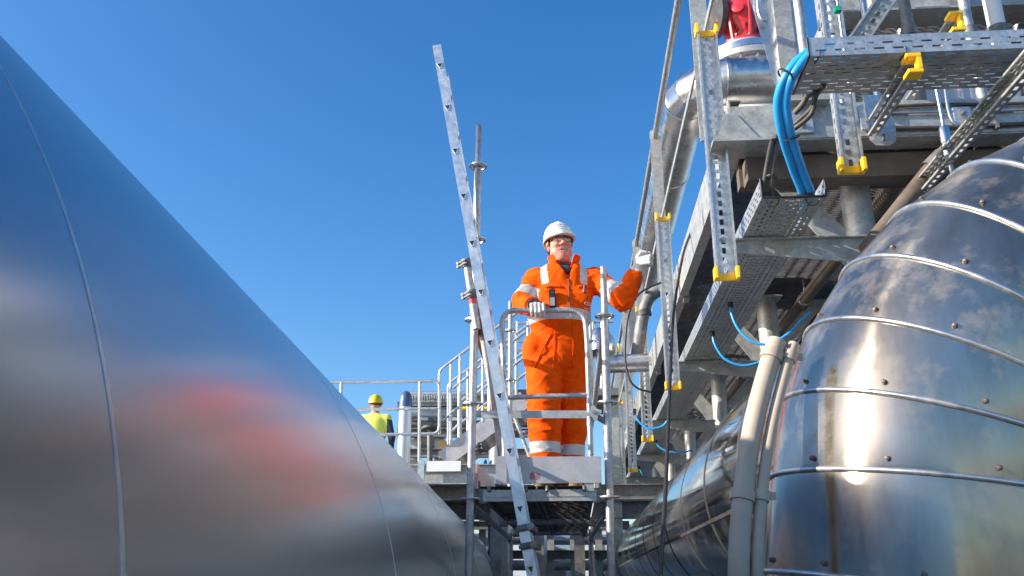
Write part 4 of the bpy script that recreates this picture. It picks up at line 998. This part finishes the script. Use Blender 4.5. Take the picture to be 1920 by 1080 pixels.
# hard hat
def helmet_mesh(sc=1.0):
    q = MB(); n_, m_ = 48, 14; vs = []
    def shell(a, e):
        # a: azimuth from front (-y), e: 0 rim .. 1 crown
        el_ = e*math.pi/2; rx, ry, rz = .112, .132, .128
        r_ = math.cos(el_)**.82; z = math.sin(el_)
        ridge = .004*math.exp(-(math.sin(a)*r_*rx/.022)**2)
        return Vector((math.sin(a)*rx*r_, -math.cos(a)*ry*r_ + .012, z*rz + ridge))
    for j in range(m_+1):
        for i in range(n_): vs.append(shell(2*math.pi*i/n_, j/m_))
    fs = [(j*n_+i, j*n_+(i+1) % n_, (j+1)*n_+(i+1) % n_, (j+1)*n_+i) for j in range(m_) for i in range(n_)]
    # rim and peak
    for ring_, (add, dz) in enumerate(((.006, -.004), (.006, -.009), (-.004, -.009))):
        for i in range(n_):
            a = 2*math.pi*i/n_; p = shell(a, 0); f = max(0, math.cos(a))**2.2
            out = Vector((math.sin(a), -math.cos(a), 0)); 
            ex = add + (f*.050 if ring_ < 2 else 0)
            vs.append(p + out*ex + Vector((0, 0, dz - f*.008*(1 if ring_ < 2 else 0) - .020*max(0, -math.cos(a))**1.5)))
    b0 = (m_+1)*n_
    fs += [(b0+i, b0+(i+1) % n_, (i+1) % n_, i) for i in range(n_)]
    for r_ in range(2): fs += [(b0+(r_+1)*n_+i, b0+(r_+1)*n_+(i+1) % n_, b0+r_*n_+(i+1) % n_, b0+r_*n_+i) for i in range(n_)]
    q.add(vs, fs); return q, shell
hq, shell = helmet_mesh()
HOFF = Vector((0, .0, .034)); hq.v = [Vector((v.x*.93, v.y*.93, v.z)) + HOFF for v in hq.v]; _sh = shell
shell = lambda a, e: (lambda p: Vector((p.x*.93, p.y*.93, p.z)))(_sh(a, e))
hat = hbuild(hq, 'hard_hat', 'helmet', 50)
def hatline(pts, r, m, name):
    return hbuild(MB().tube([shell(R(a), e)*1.004 + HOFF + Vector((0, 0, .0)) for a, e in pts], r, 6), name, m, 60, parent=hat)
cx0 = -8
hatline([(cx0 + 11*math.cos(R(t)), .40 + .055*math.sin(R(t))*(1 if 60 < t < 300 else 1)) for t in range(0, 361, 20)], .0012, 'ink', 'logo_outline')
hatline([(cx0 - 9, .40), (cx0 - 4, .43), (cx0, .38), (cx0 + 4, .42), (cx0 + 9, .40)], .0011, 'ink', 'logo_scribble')
hatline([(cx0 - 13, .285), (cx0 - 5, .29), (cx0 + 3, .285), (cx0 + 12, .28)], .0015, 'ink', 'print_line')
hatline([(cx0 - 11, .20), (cx0 + 2, .205), (cx0 + 11, .20)], .0013, 'ink', 'print_line')
hatline([(cx0 - 14, .56), (cx0, .55), (cx0 + 12, .56)], .0010, 'ink', 'print_line')
hatline([(cx0 + 14, .66), (cx0 + 17, .61)], .0028, 'dark', 'vent_slot'); hatline([(cx0 - 26, .62), (cx0 - 24, .60)], .0022, 'dark', 'vent_slot')
# harness band visible behind the ear
bandp = [(math.sin(a)*.088, -math.cos(a)*.108 + .012, -.012 - .03*max(0, -math.cos(a))) for a in [R(70 + 220*i/24) for i in range(25)]]
hq2 = MB(); vs = []
for x, y, z in bandp: vs += [Vector((x, y, z + .04)), Vector((x*1.02, y*1.02, z))]
hbuild(hq2.add(vs, [(2*i, 2*i+1, 2*i+3, 2*i+2) for i in range(24)]), 'harness_band', 'strap', 60, solid=.003)
# glasses
fr = [(-.066, -.050, .010), (-.060, -.088, .012), (-.035, -.108, .013), (-.012, -.109, .010), (0, -.106, .009), (.012, -.109, .010), (.035, -.108, .013), (.060, -.088, .012), (.066, -.050, .010)]
gl = hbuild(MB().tube(smooth_path(fr, 5), .0024, 8), 'glasses', 'black')
for s in (-1, 1):
    hbuild(MB().tube([(s*.066, -.052, .010), (s*.079, -.01, .008), (s*.082, .03, .004)], .0026, 8), 'glasses_arm', 'black')
    o_ = [(s*x, y, z) for x, y, z in ((.006, -.108, .010), (.035, -.1075, .012), (.060, -.089, .011), (.064, -.080, -.006), (.052, -.088, -.022), (.032, -.099, -.025), (.012, -.105, -.016))]
    hbuild(MB().add(o_, [tuple(range(7))]), 'lens', 'lens', 30, solid=.0012)
# gloves
G = SDF(tuple(wrR + Vector((-.10, -.16, -.14))), tuple(wrR + Vector((.12, .09, .10))), .0045)
rl = aty(1008, 582, YG)                     # gate rail under the right hand
kz = rl.z
G.cone(wrR + Vector((0, .03, .0)), wrR + Vector((0, -.02, .01)), .046, .042, .02)
G.cone(wrR + Vector((0,-.01,.012)), Vector((rl.x-.004, YG+.022, kz+.040)), .036, .030, .02, (1.25, 1, 1))
for k in range(4):
    x = rl.x - .036 + .0245*k; dl_ = (-.002, .006, .004, -.006)[k]
    a, b, c_, d = Vector((x, YG+.012, kz+.040)), Vector((x, YG-.028, kz+.030+dl_*.4)), Vector((x+.002, YG-.034, kz-.014-dl_)), Vector((x+.003, YG-.010, kz-.034-dl_))
    G.cone(a, b, .0140, .0125, .008); G.cone(b, c_, .0125, .0115, .004); G.cone(c_, d, .0115, .0100, .004)
G.cone(Vector((rl.x+.032, YG+.05, kz+.025)), Vector((rl.x+.058, YG+.028, kz-.004)), .016, .014, .012); G.cone(Vector((rl.x+.058, YG+.028, kz-.004)), Vector((rl.x+.052, YG+.008, kz-.034)), .014, .011, .005)
def glm(p): return 1 if (p.z > kz + .013 and p.y > YG - .034) or p.y > YG + .05 else 0
skin('glove', G, ['glove', 'glove_b'], man, glm, None, 1)
fc = J(1204, 489, -.13)
G = SDF(tuple(fc + Vector((-.15, -.13, -.16))), tuple(fc + Vector((.13, .13, .13))), .0045)
up = (fc - wrL).normalized()
G.cone(wrL - up*.03, wrL + up*.03, .058, .050, .01); G.cone(wrL + up*.02, fc - up*.01, .036, .040, .02)
G.ell(fc, (.042, .034, .042), .02)
fx = Vector((.97, -.2, .1)).normalized(); fd = Vector((.2, -.9, -.1)).normalized()
for k in range(4):                      # fingers curled round the probe
    o_ = fc + Vector((.020, 0, .034 - .0225*k)) + Vector((.006*(k == 1), 0, 0))
    a, b, c_, d = o_ + Vector((-.022, -.030, 0)), o_ + Vector((.024, -.042, .002)), o_ + Vector((.040, -.012, .0)), o_ + Vector((.018, .008, -.002))
    G.cone(a, b, .0135, .0125, .006); G.cone(b, c_, .0125, .0115, .004); G.cone(c_, d, .0115, .010, .004)
G.cone(fc + Vector((-.030, -.02, .020)), fc + Vector((-.006, -.046, .046)), .0155, .0135, .01); G.cone(fc + Vector((-.006, -.046, .046)), fc + Vector((.024, -.050, .040)), .0130, .011, .004)
skin('glove', G, ['glove', 'glove_b'], man, lambda p: 1 if segt(p, wrL, fc)[0] < .22 else 0, None, 1)
pb = tag(MB().tube([fc + Vector((.02, -.018, .085)), fc + Vector((-.03, -.01, -.20))], .0042, 10).build('probe', 'dark', None, smooth=60), 'thin dark probe held in the raised grey glove', 'probe')
# boots
for an, sx in ((anR, -1), (anL, 1)):
    B_ = SDF((an.x-.10, an.y-.26, DECK-.005), (an.x+.10, an.y+.13, DECK+.16), .007)
    B_.cone((an.x, an.y+.02, DECK+.14), (an.x, an.y+.03, DECK+.05), .052, .056, .02); B_.cone((an.x, an.y+.02, DECK+.05), (an.x+sx*.02, an.y-.16, DECK+.042), .052, .048, .02, (1, 1, .9))
    B_.cut(B_.Z - (DECK+.003), .004)
    skin('boot', B_, ['brown'], man, None, None, 1)
# ------------------------------------------------------------------ far platform, stair and plant behind the scaffold
FP = 11.7
fz = aty(790, 868, FP).z
fpf = thing('stair_platform', 'far galvanised platform with looped handrail beside the stair', 'platform', (aty(800, 880, FP).x, FP, 0))
ax0, ax1 = aty(560, 880, FP).x, aty(935, 880, FP).x
def fbox(name, m, parent, u0, v0, u1, v1, Y, dep): 
    a, b = aty(u0, v1, Y), aty(u1, v0, Y); return MB().box((a.x, Y, a.z), (b.x, Y+dep, b.z)).build(name, m, parent)
ibeam((ax0-2, FP+.12, aty(850, 888, FP).z), (ax1, FP+.12, aty(850, 888, FP).z), .26, .16, xa=(0,1,0), name='edge_beam', m='galv', parent=fpf)
fbox('end_plate', 'galv_new', fpf, 782, 863, 796, 905, FP-.03, .04); fbox('cover_plate', 'white', fpf, 798, 864, 864, 884, FP-.02, .03)
ibeam((ax0-2, FP+.5, aty(850, 918, FP).z), (ax1+2.5, FP+.5, aty(850, 918, FP).z), .2, .2, xa=(0,1,0), name='lower_beam', m='galv_old', parent=fpf)
ibeam((ax0-2, FP+1.5, aty(850, 940, FP).z), (ax1+3.5, FP+1.5, aty(850, 940, FP).z), .25, .2, xa=(0,1,0), name='lower_beam', m='galv_old', parent=fpf)
MB().box((ax0-2, FP+.25, fz-.06), (ax1-.3, FP+3.2, fz-.02)).build('deck', 'galv_old', fpf)
for u in (640, 760, 930, 1010, 1085): 
    p = aty(u, 960, FP+.6); MB().box((p.x-.07, FP+.55, 0), (p.x+.07, FP+.69, aty(u, 925, FP+.6).z)).build('column', 'galv_old' if u > 800 else 'galv', fpf)
def rail(parent, px, Y, r=.021, name='rail', fil=.1, Y2=None):
    n_ = len(px); pts = [aty(u, v, Y + ((Y2-Y)*i/(n_-1) if Y2 else 0)) for i, (u, v) in enumerate(px)]
    return MB().tube(fillet(pts, fil, 5) if fil and n_ > 2 else pts, r, 12).build(name, 'galv_new', parent, smooth=60)
rail(fpf, [(560, 718), (824, 714), (824, 813), (560, 817)], FP, fil=.1, name='handrail_loop')
rail(fpf, [(560, 769), (824, 766)], FP, fil=0, name='mid_rail')
for u in (640, 787): rail(fpf, [(u, 716), (u-1, 900 if u > 700 else 880)], FP, fil=0, name='rail_post')
# stair rising to the right
stt = thing('staircase', 'galvanised staircase with double handrails climbing toward the walkway', 'staircase', aty(850, 870, FP+.3))
for dy, sx in ((0, 0), (1.0, 8)):
    Y = FP + .1 + dy; k = FP/(FP+dy*.8)
    o_ = lambda u, v: (960 + (u-960)*k + sx, 1100 + (v-1100)*k)
    rail(stt, [o_(824, 815), o_(824, 695), o_(888, 646), o_(985, 575)], Y, name='handrail', fil=.12)
    rail(stt, [o_(850, 728), o_(885, 700), o_(985, 622)], Y, name='mid_rail', fil=0)
    rail(stt, [o_(824, 780), o_(830, 790), o_(845, 775), o_(885, 745), o_(985, 668)], Y, name='mid_rail', fil=.05)
    for u, v0, v1 in ((845, 683, 835), (863, 668, 822), (905, 636, 790), (918, 626, 780), (960, 596, 750)): rail(stt, [o_(u, v0), o_(u, v1)], Y, fil=0, name='rail_post')
    a, b = aty(*o_(830, 862), Y), aty(*o_(985, 748), Y); d = (b-a).normalized()
    MB().prof([(-.012,-.12),(.012,-.12),(.012,.12),(-.012,.12)], a, b, (0,1,0)).build('stringer', 'alu_dull', stt)
a, b = aty(830, 862, FP+.1), aty(985, 748, FP+.1)
for k in range(9):
    p = a.lerp(b, (k+.5)/9); MB().box((p.x-.12, FP+.115, p.z-.02), (p.x+.12, FP+1.08, p.z+.01)).build('tread', 'galv', stt)
ur = thing('landing_rail', 'pale tube railing of the upper landing behind the man', 'railing', aty(1040, 700, 13))
for v in (605, 640, 655): rail(ur, [(955, v+1), (1150, v-2)], 13.0, fil=0, name='rail')
for u in (970, 990, 1112, 1128): rail(ur, [(u, 603), (u, 740)], 13.0, fil=0, name='rail_post')
MB().box((aty(940, 745, 13).x, 12.95, aty(940, 745, 13).z), (aty(1160, 745, 13).x, 14.5, aty(940, 732, 13).z)).build('landing', 'galv_old', ur)
for u in (950, 1150): p = aty(u, 800, 13.2); MB().box((p.x-.08, 13.15, 0), (p.x+.08, 13.3, aty(u, 740, 13.2).z)).build('column', 'galv', ur)
# vertical clad tanks
def vtank(u, v0, v1, rpx, Y, dome, label, cone=False):
    p = aty(u, v1, Y); r = rpx*Y/F*1.02; zt_ = aty(u, v0, Y).z
    th = thing('clad_tank', label, 'tank', (p.x, Y, 0))
    if cone:
        MB().lathe([(r, 0.0), (r, zt_-.25)], (p.x, Y, 0), n=32).build('shell', 'tank', th, smooth=40)
        MB().lathe([(r, zt_-.248), (r*.55, zt_), (r*.55, zt_+.5)], (p.x, Y, 0), n=32).build('cone', 'tank', th, smooth=40)
    else:
        MB().lathe([(r, 0.0), (r, zt_-.12)], (p.x, Y, 0), n=32).build('shell', 'tank', th, smooth=40)
        MB().lathe([(r*1.02, zt_-.20), (r*1.02, zt_-.11), (r*.9, zt_-.03), (r*.6, zt_+.03), (r*.2, zt_+.055)], (p.x, Y, 0), n=32).build('dome', dome, th, smooth=50)
    for z in (zt_-.6, zt_-1.3): MB().lathe([(r+.004, z-.012), (r+.004, z+.012)], (p.x, Y, 0), n=32, cap=False).build('band', 'stain', th, smooth=40)
vtank(755, 740, 900, 12, 13.2, 'navy', 'slim upright metal cylinder with blue domed top beside the far worker')
vtank(930, 745, 880, 14, 13.6, 'tank', 'upright metal cylinder with conical top behind the ladder', cone=True)
vtank(1010, 770, 900, 14, 15, 'tank', 'upright pale cylinder behind the legs of the man')
# pipe rack with stacked pipes far behind
pr_ = thing('pipe_rack', 'distant pipe rack with rows of horizontal pipes behind the stair', 'pipe rack', aty(830, 900, 16.5))
for i, (v, r, m) in enumerate(((738, .05, 'tank'), (744, .05, 'galv'), (750, .05, 'tank'), (757, .045, 'galv'), (772, .11, 'cabinet'), (795, .07, 'galv_old'))):
    a, b = aty(755, v, 16.4 + .1*i), aty(1000, v, 16.4 + .1*i); MB().tube([a, b], r, 12).build('pipe', m, pr_, smooth=50)
for j in range(24):
    p = aty(770 + j*4.5, 747, 16.28); MB().lathe([(.062, -.012), (.062, .012)], p, (1,0,0), 10).build('fin', 'galv_new', pr_, smooth=40)
for u in (770, 820, 872, 950): p = aty(u, 800, 16.6); MB().box((p.x-.09, 16.9, 0), (p.x+.09, 17.1, aty(u, 742, 16.6).z)).build('column', 'galv', pr_)
for v in (762, 812, 850): a = aty(745, v, 16.8); b = aty(1000, v, 16.8); ibeam(a, b, .16, .14, xa=(0,1,0), name='beam', m='galv_old', parent=pr_)
fbox('panel', 'cabinet', pr_, 775, 772, 815, 792, 17.2, .3); fbox('panel', 'wall', pr_, 823, 776, 868, 800, 17.4, .3)
fbox('equipment', 'brown', pr_, 821, 826, 852, 842, 14.2, .3); fbox('equipment', 'dark', pr_, 775, 795, 815, 835, 17.3, .5)
MB().lathe([(.0, -.02), (.16, -.02), (.16, .02), (0, .02)], aty(806, 806, 15.5), (0, .3, 1), 20).build('valve_wheel', 'dark', pr_, smooth=30)
MB().tube([aty(806, 806, 15.5), aty(806, 880, 15.5)], .05, 12).build('valve_stem', 'galv_old', pr_, smooth=40)
yb_ = thing('yellow_barrier', 'thin yellow bar crossing behind the scaffold post', 'barrier', aty(900, 770, 15))
MB().tube([aty(862, 766, 15), aty(925, 766, 15)], .035, 10).build('bar', 'hatY', yb_, smooth=50)
MB().tube([aty(763, 815, 15), aty(763, 880, 15)], .03, 10).build('post', 'hatY', yb_, smooth=50)
bc = thing('tangled_blue_cable', 'small tangle of blue cable on the far platform near the ladder', 'cable', aty(915, 885, 12.2))
random.seed(3)
MB().tube(smooth_path([aty(905 + random.uniform(0, 18), 862 + random.uniform(0, 26), 12.2 + random.uniform(-.1, .1)) for _ in range(14)], 6), .014, 6).build('cable', 'blue', bc, smooth=60)
# low plant seen between the pipes under the scaffold
for i, (u, v0, v1, Y, wpx, m, lab) in enumerate(((915, 975, 1080, 19, 26, 'wall', 'pale sheeted hut far between the pipes left of the scaffold foot'), (1060, 1015, 1080, 20, 60, 'cabinet', 'blue grey cabinet far between the pipes under the scaffold deck'),
        (1130, 990, 1080, 21, 26, 'wall', 'pale far hut beside the polished pipe'))):
    th = thing('equipment_hut', lab, 'hut', (aty(u, v1, Y).x, Y, 0)); a = aty(u-wpx/2, v1, Y); b = aty(u+wpx/2, v0, Y)
    MB().box((a.x, Y, 0), (b.x, Y+1.5, b.z)).build('body', m, th); MB().box((a.x-.05, Y-.05, b.z+.002), (b.x+.05, Y+1.55, b.z+.07)).build('roof', 'galv', th)
    MB().box((a.x+.08, Y-.02, .05), ((a.x+b.x)/2, Y-.004, b.z-.15)).build('door', 'galv_old', th)
ps = thing('pipe_gantry', 'dark steel frame and pipes crossing low beyond the scaffold', 'gantry', (aty(1040, 1000, 15.5).x, 15.5, 0))
for v in (985, 1040, 955): a, b = aty(700, v, 15.5), aty(1180, v, 15.5); ibeam(a, b, .14, .12, xa=(0,1,0), name='beam', m='galv_old', parent=ps)
for u in (905, 945, 1032, 1075, 1122): p = aty(u, 1000, 15.6); MB().box((p.x-.06, 15.55, 0), (p.x+.06, 15.68, aty(u, 955, 15.5).z)).build('post', 'galv', ps)
for v, m in ((1012, 'tank'), (1060, 'galv')): MB().tube([aty(700, v, 16), aty(1180, v, 16)], .09, 14).build('pipe', m, ps, smooth=50)
# clad pipe and bits seen past the man's far shoulder
dp2 = thing('side_pipe', 'short shiny clad pipe with rounded end beside the scaffold post', 'pipe', aty(1160, 683, 9.3))
a, b = aty(1118, 683, 9.3), aty(1215, 680, 9.3)
MB().tube([a, b], .10, 28).build('pipe', 'stain', dp2, smooth=40)
MB().lathe([(.0, -.16), (.09, -.13), (.15, -.04), (.17, .06), (.17, .13), (.10, .17)], aty(1125, 640, 9.3), (0,0,-1), 28).build('dome', 'stain', dp2, smooth=60)
MB().tube([aty(1160, 660, 9.2), aty(1160, 645, 9.2)], .018, 10).build('yellow_knob', 'yellow', dp2, smooth=50)
be_ = thing('pipe_bend', 'dark weathered pipe bend turning down behind the struts', 'pipe', aty(1195, 680, 9.6))
MB().tube(smooth_path([aty(1262, 540, 9.4), aty(1235, 545, 9.4), aty(1216, 560, 9.4), aty(1206, 590, 9.4), aty(1198, 640, 9.4), aty(1190, 690, 9.4)], 6), .07, 18).build('pipe', 'galv_old', be_, smooth=60)
MB().lathe([(.085, -.03), (.085, .03)], aty(1207, 588, 9.4), (-.15, 0, 1), 20).build('flange', 'dark', be_, smooth=30)

# ------------------------------------------------------------------ far worker in yellow vest, seen from behind
WY = 13.6
hz = aty(704, 741, WY).z; wx_ = aty(704, 760, WY).x; FZ = hz - 1.80
wkp = thing('person', 'distant person in yellow vest and yellow hard hat seen from behind', 'person', (wx_, WY, FZ))
W = SDF((wx_-.42, WY-.3, FZ), (wx_+.46, WY+.3, FZ+1.82), .016)
c = Vector((wx_, WY, FZ))
P_ = lambda x, y, z: c + Vector((x, y, z))
W.ell(P_(.0, 0, 1.25), (.21, .14, .27), .05); W.ell(P_(0, 0, .98), (.19, .14, .16), .06); W.cone(P_(-.18, 0, 1.42), P_(.18, 0, 1.42), .07, .07, .05)
W.cone(P_(-.20, 0, 1.42), P_(-.26, -.02, 1.12), .07, .055, .03); W.cone(P_(-.26, -.02, 1.12), P_(-.20, .2, 1.0), .05, .042, .03)
W.cone(P_(.20, 0, 1.42), P_(.29, -.02, 1.12), .07, .055, .03); W.cone(P_(.29, -.02, 1.12), P_(.26, .10, .88), .05, .042, .03)
W.cone(P_(-.10, 0, .9), P_(-.11, 0, .08), .10, .07, .04); W.cone(P_(.10, 0, .9), P_(.11, 0, .08), .10, .07, .04)
W.cone(P_(0, .01, 1.45), P_(0, .01, 1.58), .06, .058, .03); W.ell(P_(0, .01, 1.66), (.075, .095, .11), .02)
for s_ in (-1, 1): W.cone(P_(s_*.11, 0, .05), P_(s_*.12, .12, .04), .05, .04, .02); W.ell(P_(s_*.082, .01, 1.64), (.015, .025, .035), .01)
def wm(p):
    z = p.z - FZ; x = abs(p.x - wx_)
    if z > 1.63 and p.y < WY + .04: return 3
    if z > 1.5: return 2
    if x > .215 and z < 1.40: return 1
    if z > .86 and z < .95 and x < .22: return 4
    if 1.02 < z < 1.07: return 4
    return 0 if z > .80 else 1
skin('body', W, ['vest', 'navyc', 'skin', 'hair', 'tape'], wkp, wm, None, 1)
hq3, _ = helmet_mesh(); mt = Matrix.Translation(P_(0, .01, 1.68)) @ Matrix.Rotation(R(185), 4, 'Z'); hq3.v = [mt @ v for v in hq3.v]
hq3.build('hard_hat', 'hatY', wkp, smooth=50)
# deck the worker stands on
fl = thing('lower_deck', 'grated deck under the far worker hidden behind the big pipe', 'platform', (wx_, WY, 0))
MB().box((wx_-2.5, WY-.8, FZ-.06), (wx_+1.2, WY+1.5, FZ-.001)).build('deck', 'galv_old', fl)
for dx in (-2.3, 1.0): MB().box((wx_+dx-.08, WY+.3, 0), (wx_+dx+.08, WY+.46, FZ-.062)).build('column', 'galv_old', fl)

# ------------------------------------------------------------------ extra steelwork at the near end of the walkway
for lab, u0, v0, u1, v1 in (('bolted fixing plate on the end beam beside the black cables', 1488, 186, 1522, 246), ('bolted fixing plate on the end beam behind the notched plate', 1618, 190, 1640, 240), ('bolted fixing plate on the end beam beside the instrument fitting', 1795, 196, 1822, 236)):
    a, b = aty(u0, v1, 4.30), aty(u1, v0, 4.30); th = thing('fixing_plate', lab, 'plate', ((a.x+b.x)/2, 4.30, a.z), 'fixing plates on the end beam')
    MB().cbox(((a.x+b.x)/2, 4.325, (a.z+b.z)/2), b.x-a.x, .014, b.z-a.z, bev=.003).build('plate', 'galv_new', th)
    for z in (a.z+.04, b.z-.04): MB().lathe([(.018, 0), (.018, .004), (.012, .004), (.012, .016), (.006, .016), (.006, .03)], ((a.x+b.x)/2, 4.317, z), (0,-1,0), 10).build('bolt', 'bolt', th, smooth=30)
for i, (u, y, r, m, lab) in enumerate(((1575, 4.7, .03, 'tube', 'grey conduit pipe rising behind the diagonal brace'), (1640, 4.75, .02, 'stain', 'thin polished tube rising behind the wide tray'), (1720, 4.7, .035, 'galv_old', 'weathered pipe rising behind the upper yellow tip'), (1835, 4.6, .03, 'tube', 'grey pipe rising at the far side of the upper strut'), (1890, 4.7, .05, 'white', 'white pipe rising above the long weathered strut'))):
    p = aty(u, 150, y); th = thing('riser_tube', lab, 'pipe', (p.x, y, ZB)); MB().tube([(p.x, y, ZB+.05), (p.x, y, E+4.5)], r, 16).build('pipe', m, th, smooth=40)
    MB().lathe([(r+.001, -.03), (r+.012, -.03), (r+.012, .03), (r+.001, .03)], (p.x, y, aty(u, 60, y).z), n=16).build('clamp', 'galv_old', th, smooth=30)
ugr = thing('upper_grating', 'open steel grating panel overhead behind the wide tray', 'grating', aty(1750, 30, 5.6))
zz = aty(1700, 20, 5.2).z - .02; q = MB()
for k in range(70): q.box((1.9, 5.3 + k*.04, zz+.08), (4.2, 5.305 + k*.04, zz+.11))
for k in range(23): q.box((1.92 + k*.1, 5.3, zz+.103), (1.928 + k*.1, 8.1, zz+.109))
q.build('grating', 'galv_old', ugr, kind='stuff'); MB().box((1.84, 5.28, zz), (1.9, 8.12, zz+.16)).build('edge_bar', 'galv', ugr)
for y in (5.6, 7.8): MB().box((3.9, y, ZT-.1), (3.98, y+.08, zz+.08)).build('post', 'galv', ugr); MB().box((1.85, y, ZB+.05), (1.91, y+.06, zz)).build('post', 'galv', ugr)
pm = thing('pump_skid', 'dark machinery with pipes on the walkway behind the end beam', 'machinery', (2.6, 5.6, ZB+.04))
MB().cbox((2.75, 5.9, ZB+.45), 1.2, .6, .75, bev=.03).build('casing', 'galv_old', pm); MB().lathe([(.22, -.4), (.25, -.38), (.25, .38), (.22, .4)], (2.1, 5.7, ZB+.5), (1,0,0), 24).build('motor', 'cabinet', pm, smooth=30)
MB().box((1.9, 5.45, ZB+.04), (3.5, 6.3, ZB+.08)).build('base_frame', 'rust', pm)
for x in (2.4, 2.8, 3.2): MB().tube([(x, 5.55, ZB+.4), (x, 5.5, ZB+1.3)], .045, 14).build('pipe', 'stain', pm, smooth=40)
# backdrop buildings, added to darken the bright sky gap at the horizon
for lab, x0, x1, y, h, m in (('long pale grey backdrop building added far behind the scaffold', -9, 2.2, 46, 4.2, 'wall'), ('low blue grey backdrop building added far beyond the polished pipe', 2.6, 16, 52, 5.0, 'cabinet')):
    th = thing('backdrop_building', lab, 'building', ((x0+x1)/2, y, 0)); MB().box((x0, y, 0), (x1, y+10, h)).build('wall', m, th); MB().box((x0-.2, y-.2, h+.01), (x1+.2, y+10.2, h+.25)).build('roof', 'galv_old', th)
    for k in range(5):
        x = x0 + (x1-x0)*(k+.5)/5; w_ = MB().box((x-.6, y-.03, 1.2), (x+.6, y-.005, 2.4)).build('window', 'dark', th)

# cables and clips along the end beam, and small conduits under the walkway
a = aty(1367, 232, 4.34)
for i, (dz, r, m, lab) in enumerate(((.06, .010, 'dark', 'upper thin dark cable fixed along the end beam'), (.02, .008, 'stain', 'thin polished tube fixed along the end beam'), (-.07, .012, 'dark', 'lower thicker dark cable fixed along the end beam'))):
    th = thing('beam_cable', lab, 'cable', (a.x+1.2, 4.32, a.z+dz), 'thin runs along the end beam')
    MB().tube(smooth_path([Vector((a.x+.75+k*.35, 4.325, a.z+dz+.006*math.sin(k*2.1+i))) for k in range(7)], 5), r, 8).build('cable', m, th, smooth=60)
    for k in range(4): MB().cbox((a.x+.85+k*.55, 4.326, a.z+dz), .02, .036, .05, bev=.003).build('saddle_clip', 'galv_old', th)
for i, (x, z, y0, y1, r, m, lab) in enumerate(((1.36, ZB-.16, 4.7, 16, .03, 'galv_old', 'weathered conduit slung under the grating beside the tray'), (1.95, ZB-.17, 4.7, 18, .05, 'rust', 'brown pipe slung under the grating beyond the columns'), (2.7, ZB-.16, 4.7, 18, .035, 'tube', 'grey pipe slung under the grating at the far side'))):
    th = thing('slung_pipe', lab, 'pipe', (x, (y0+y1)/2, z), 'pipes slung under the grating'); MB().tube([(x, y0, z), (x, y1, z)], r, 14).build('pipe', m, th, smooth=40)
    for y in FY[1:5]: MB().lathe([(r+.001, -.02), (r+.008, -.02), (r+.008, .02), (r+.001, .02)], (x, y-.12, z), (0,1,0), 14).build('clamp', 'galv', th, smooth=30); MB().box((x-.006, y-.13, z+r), (x+.006, y-.11, ZB)).build('hanger', 'galv', th)
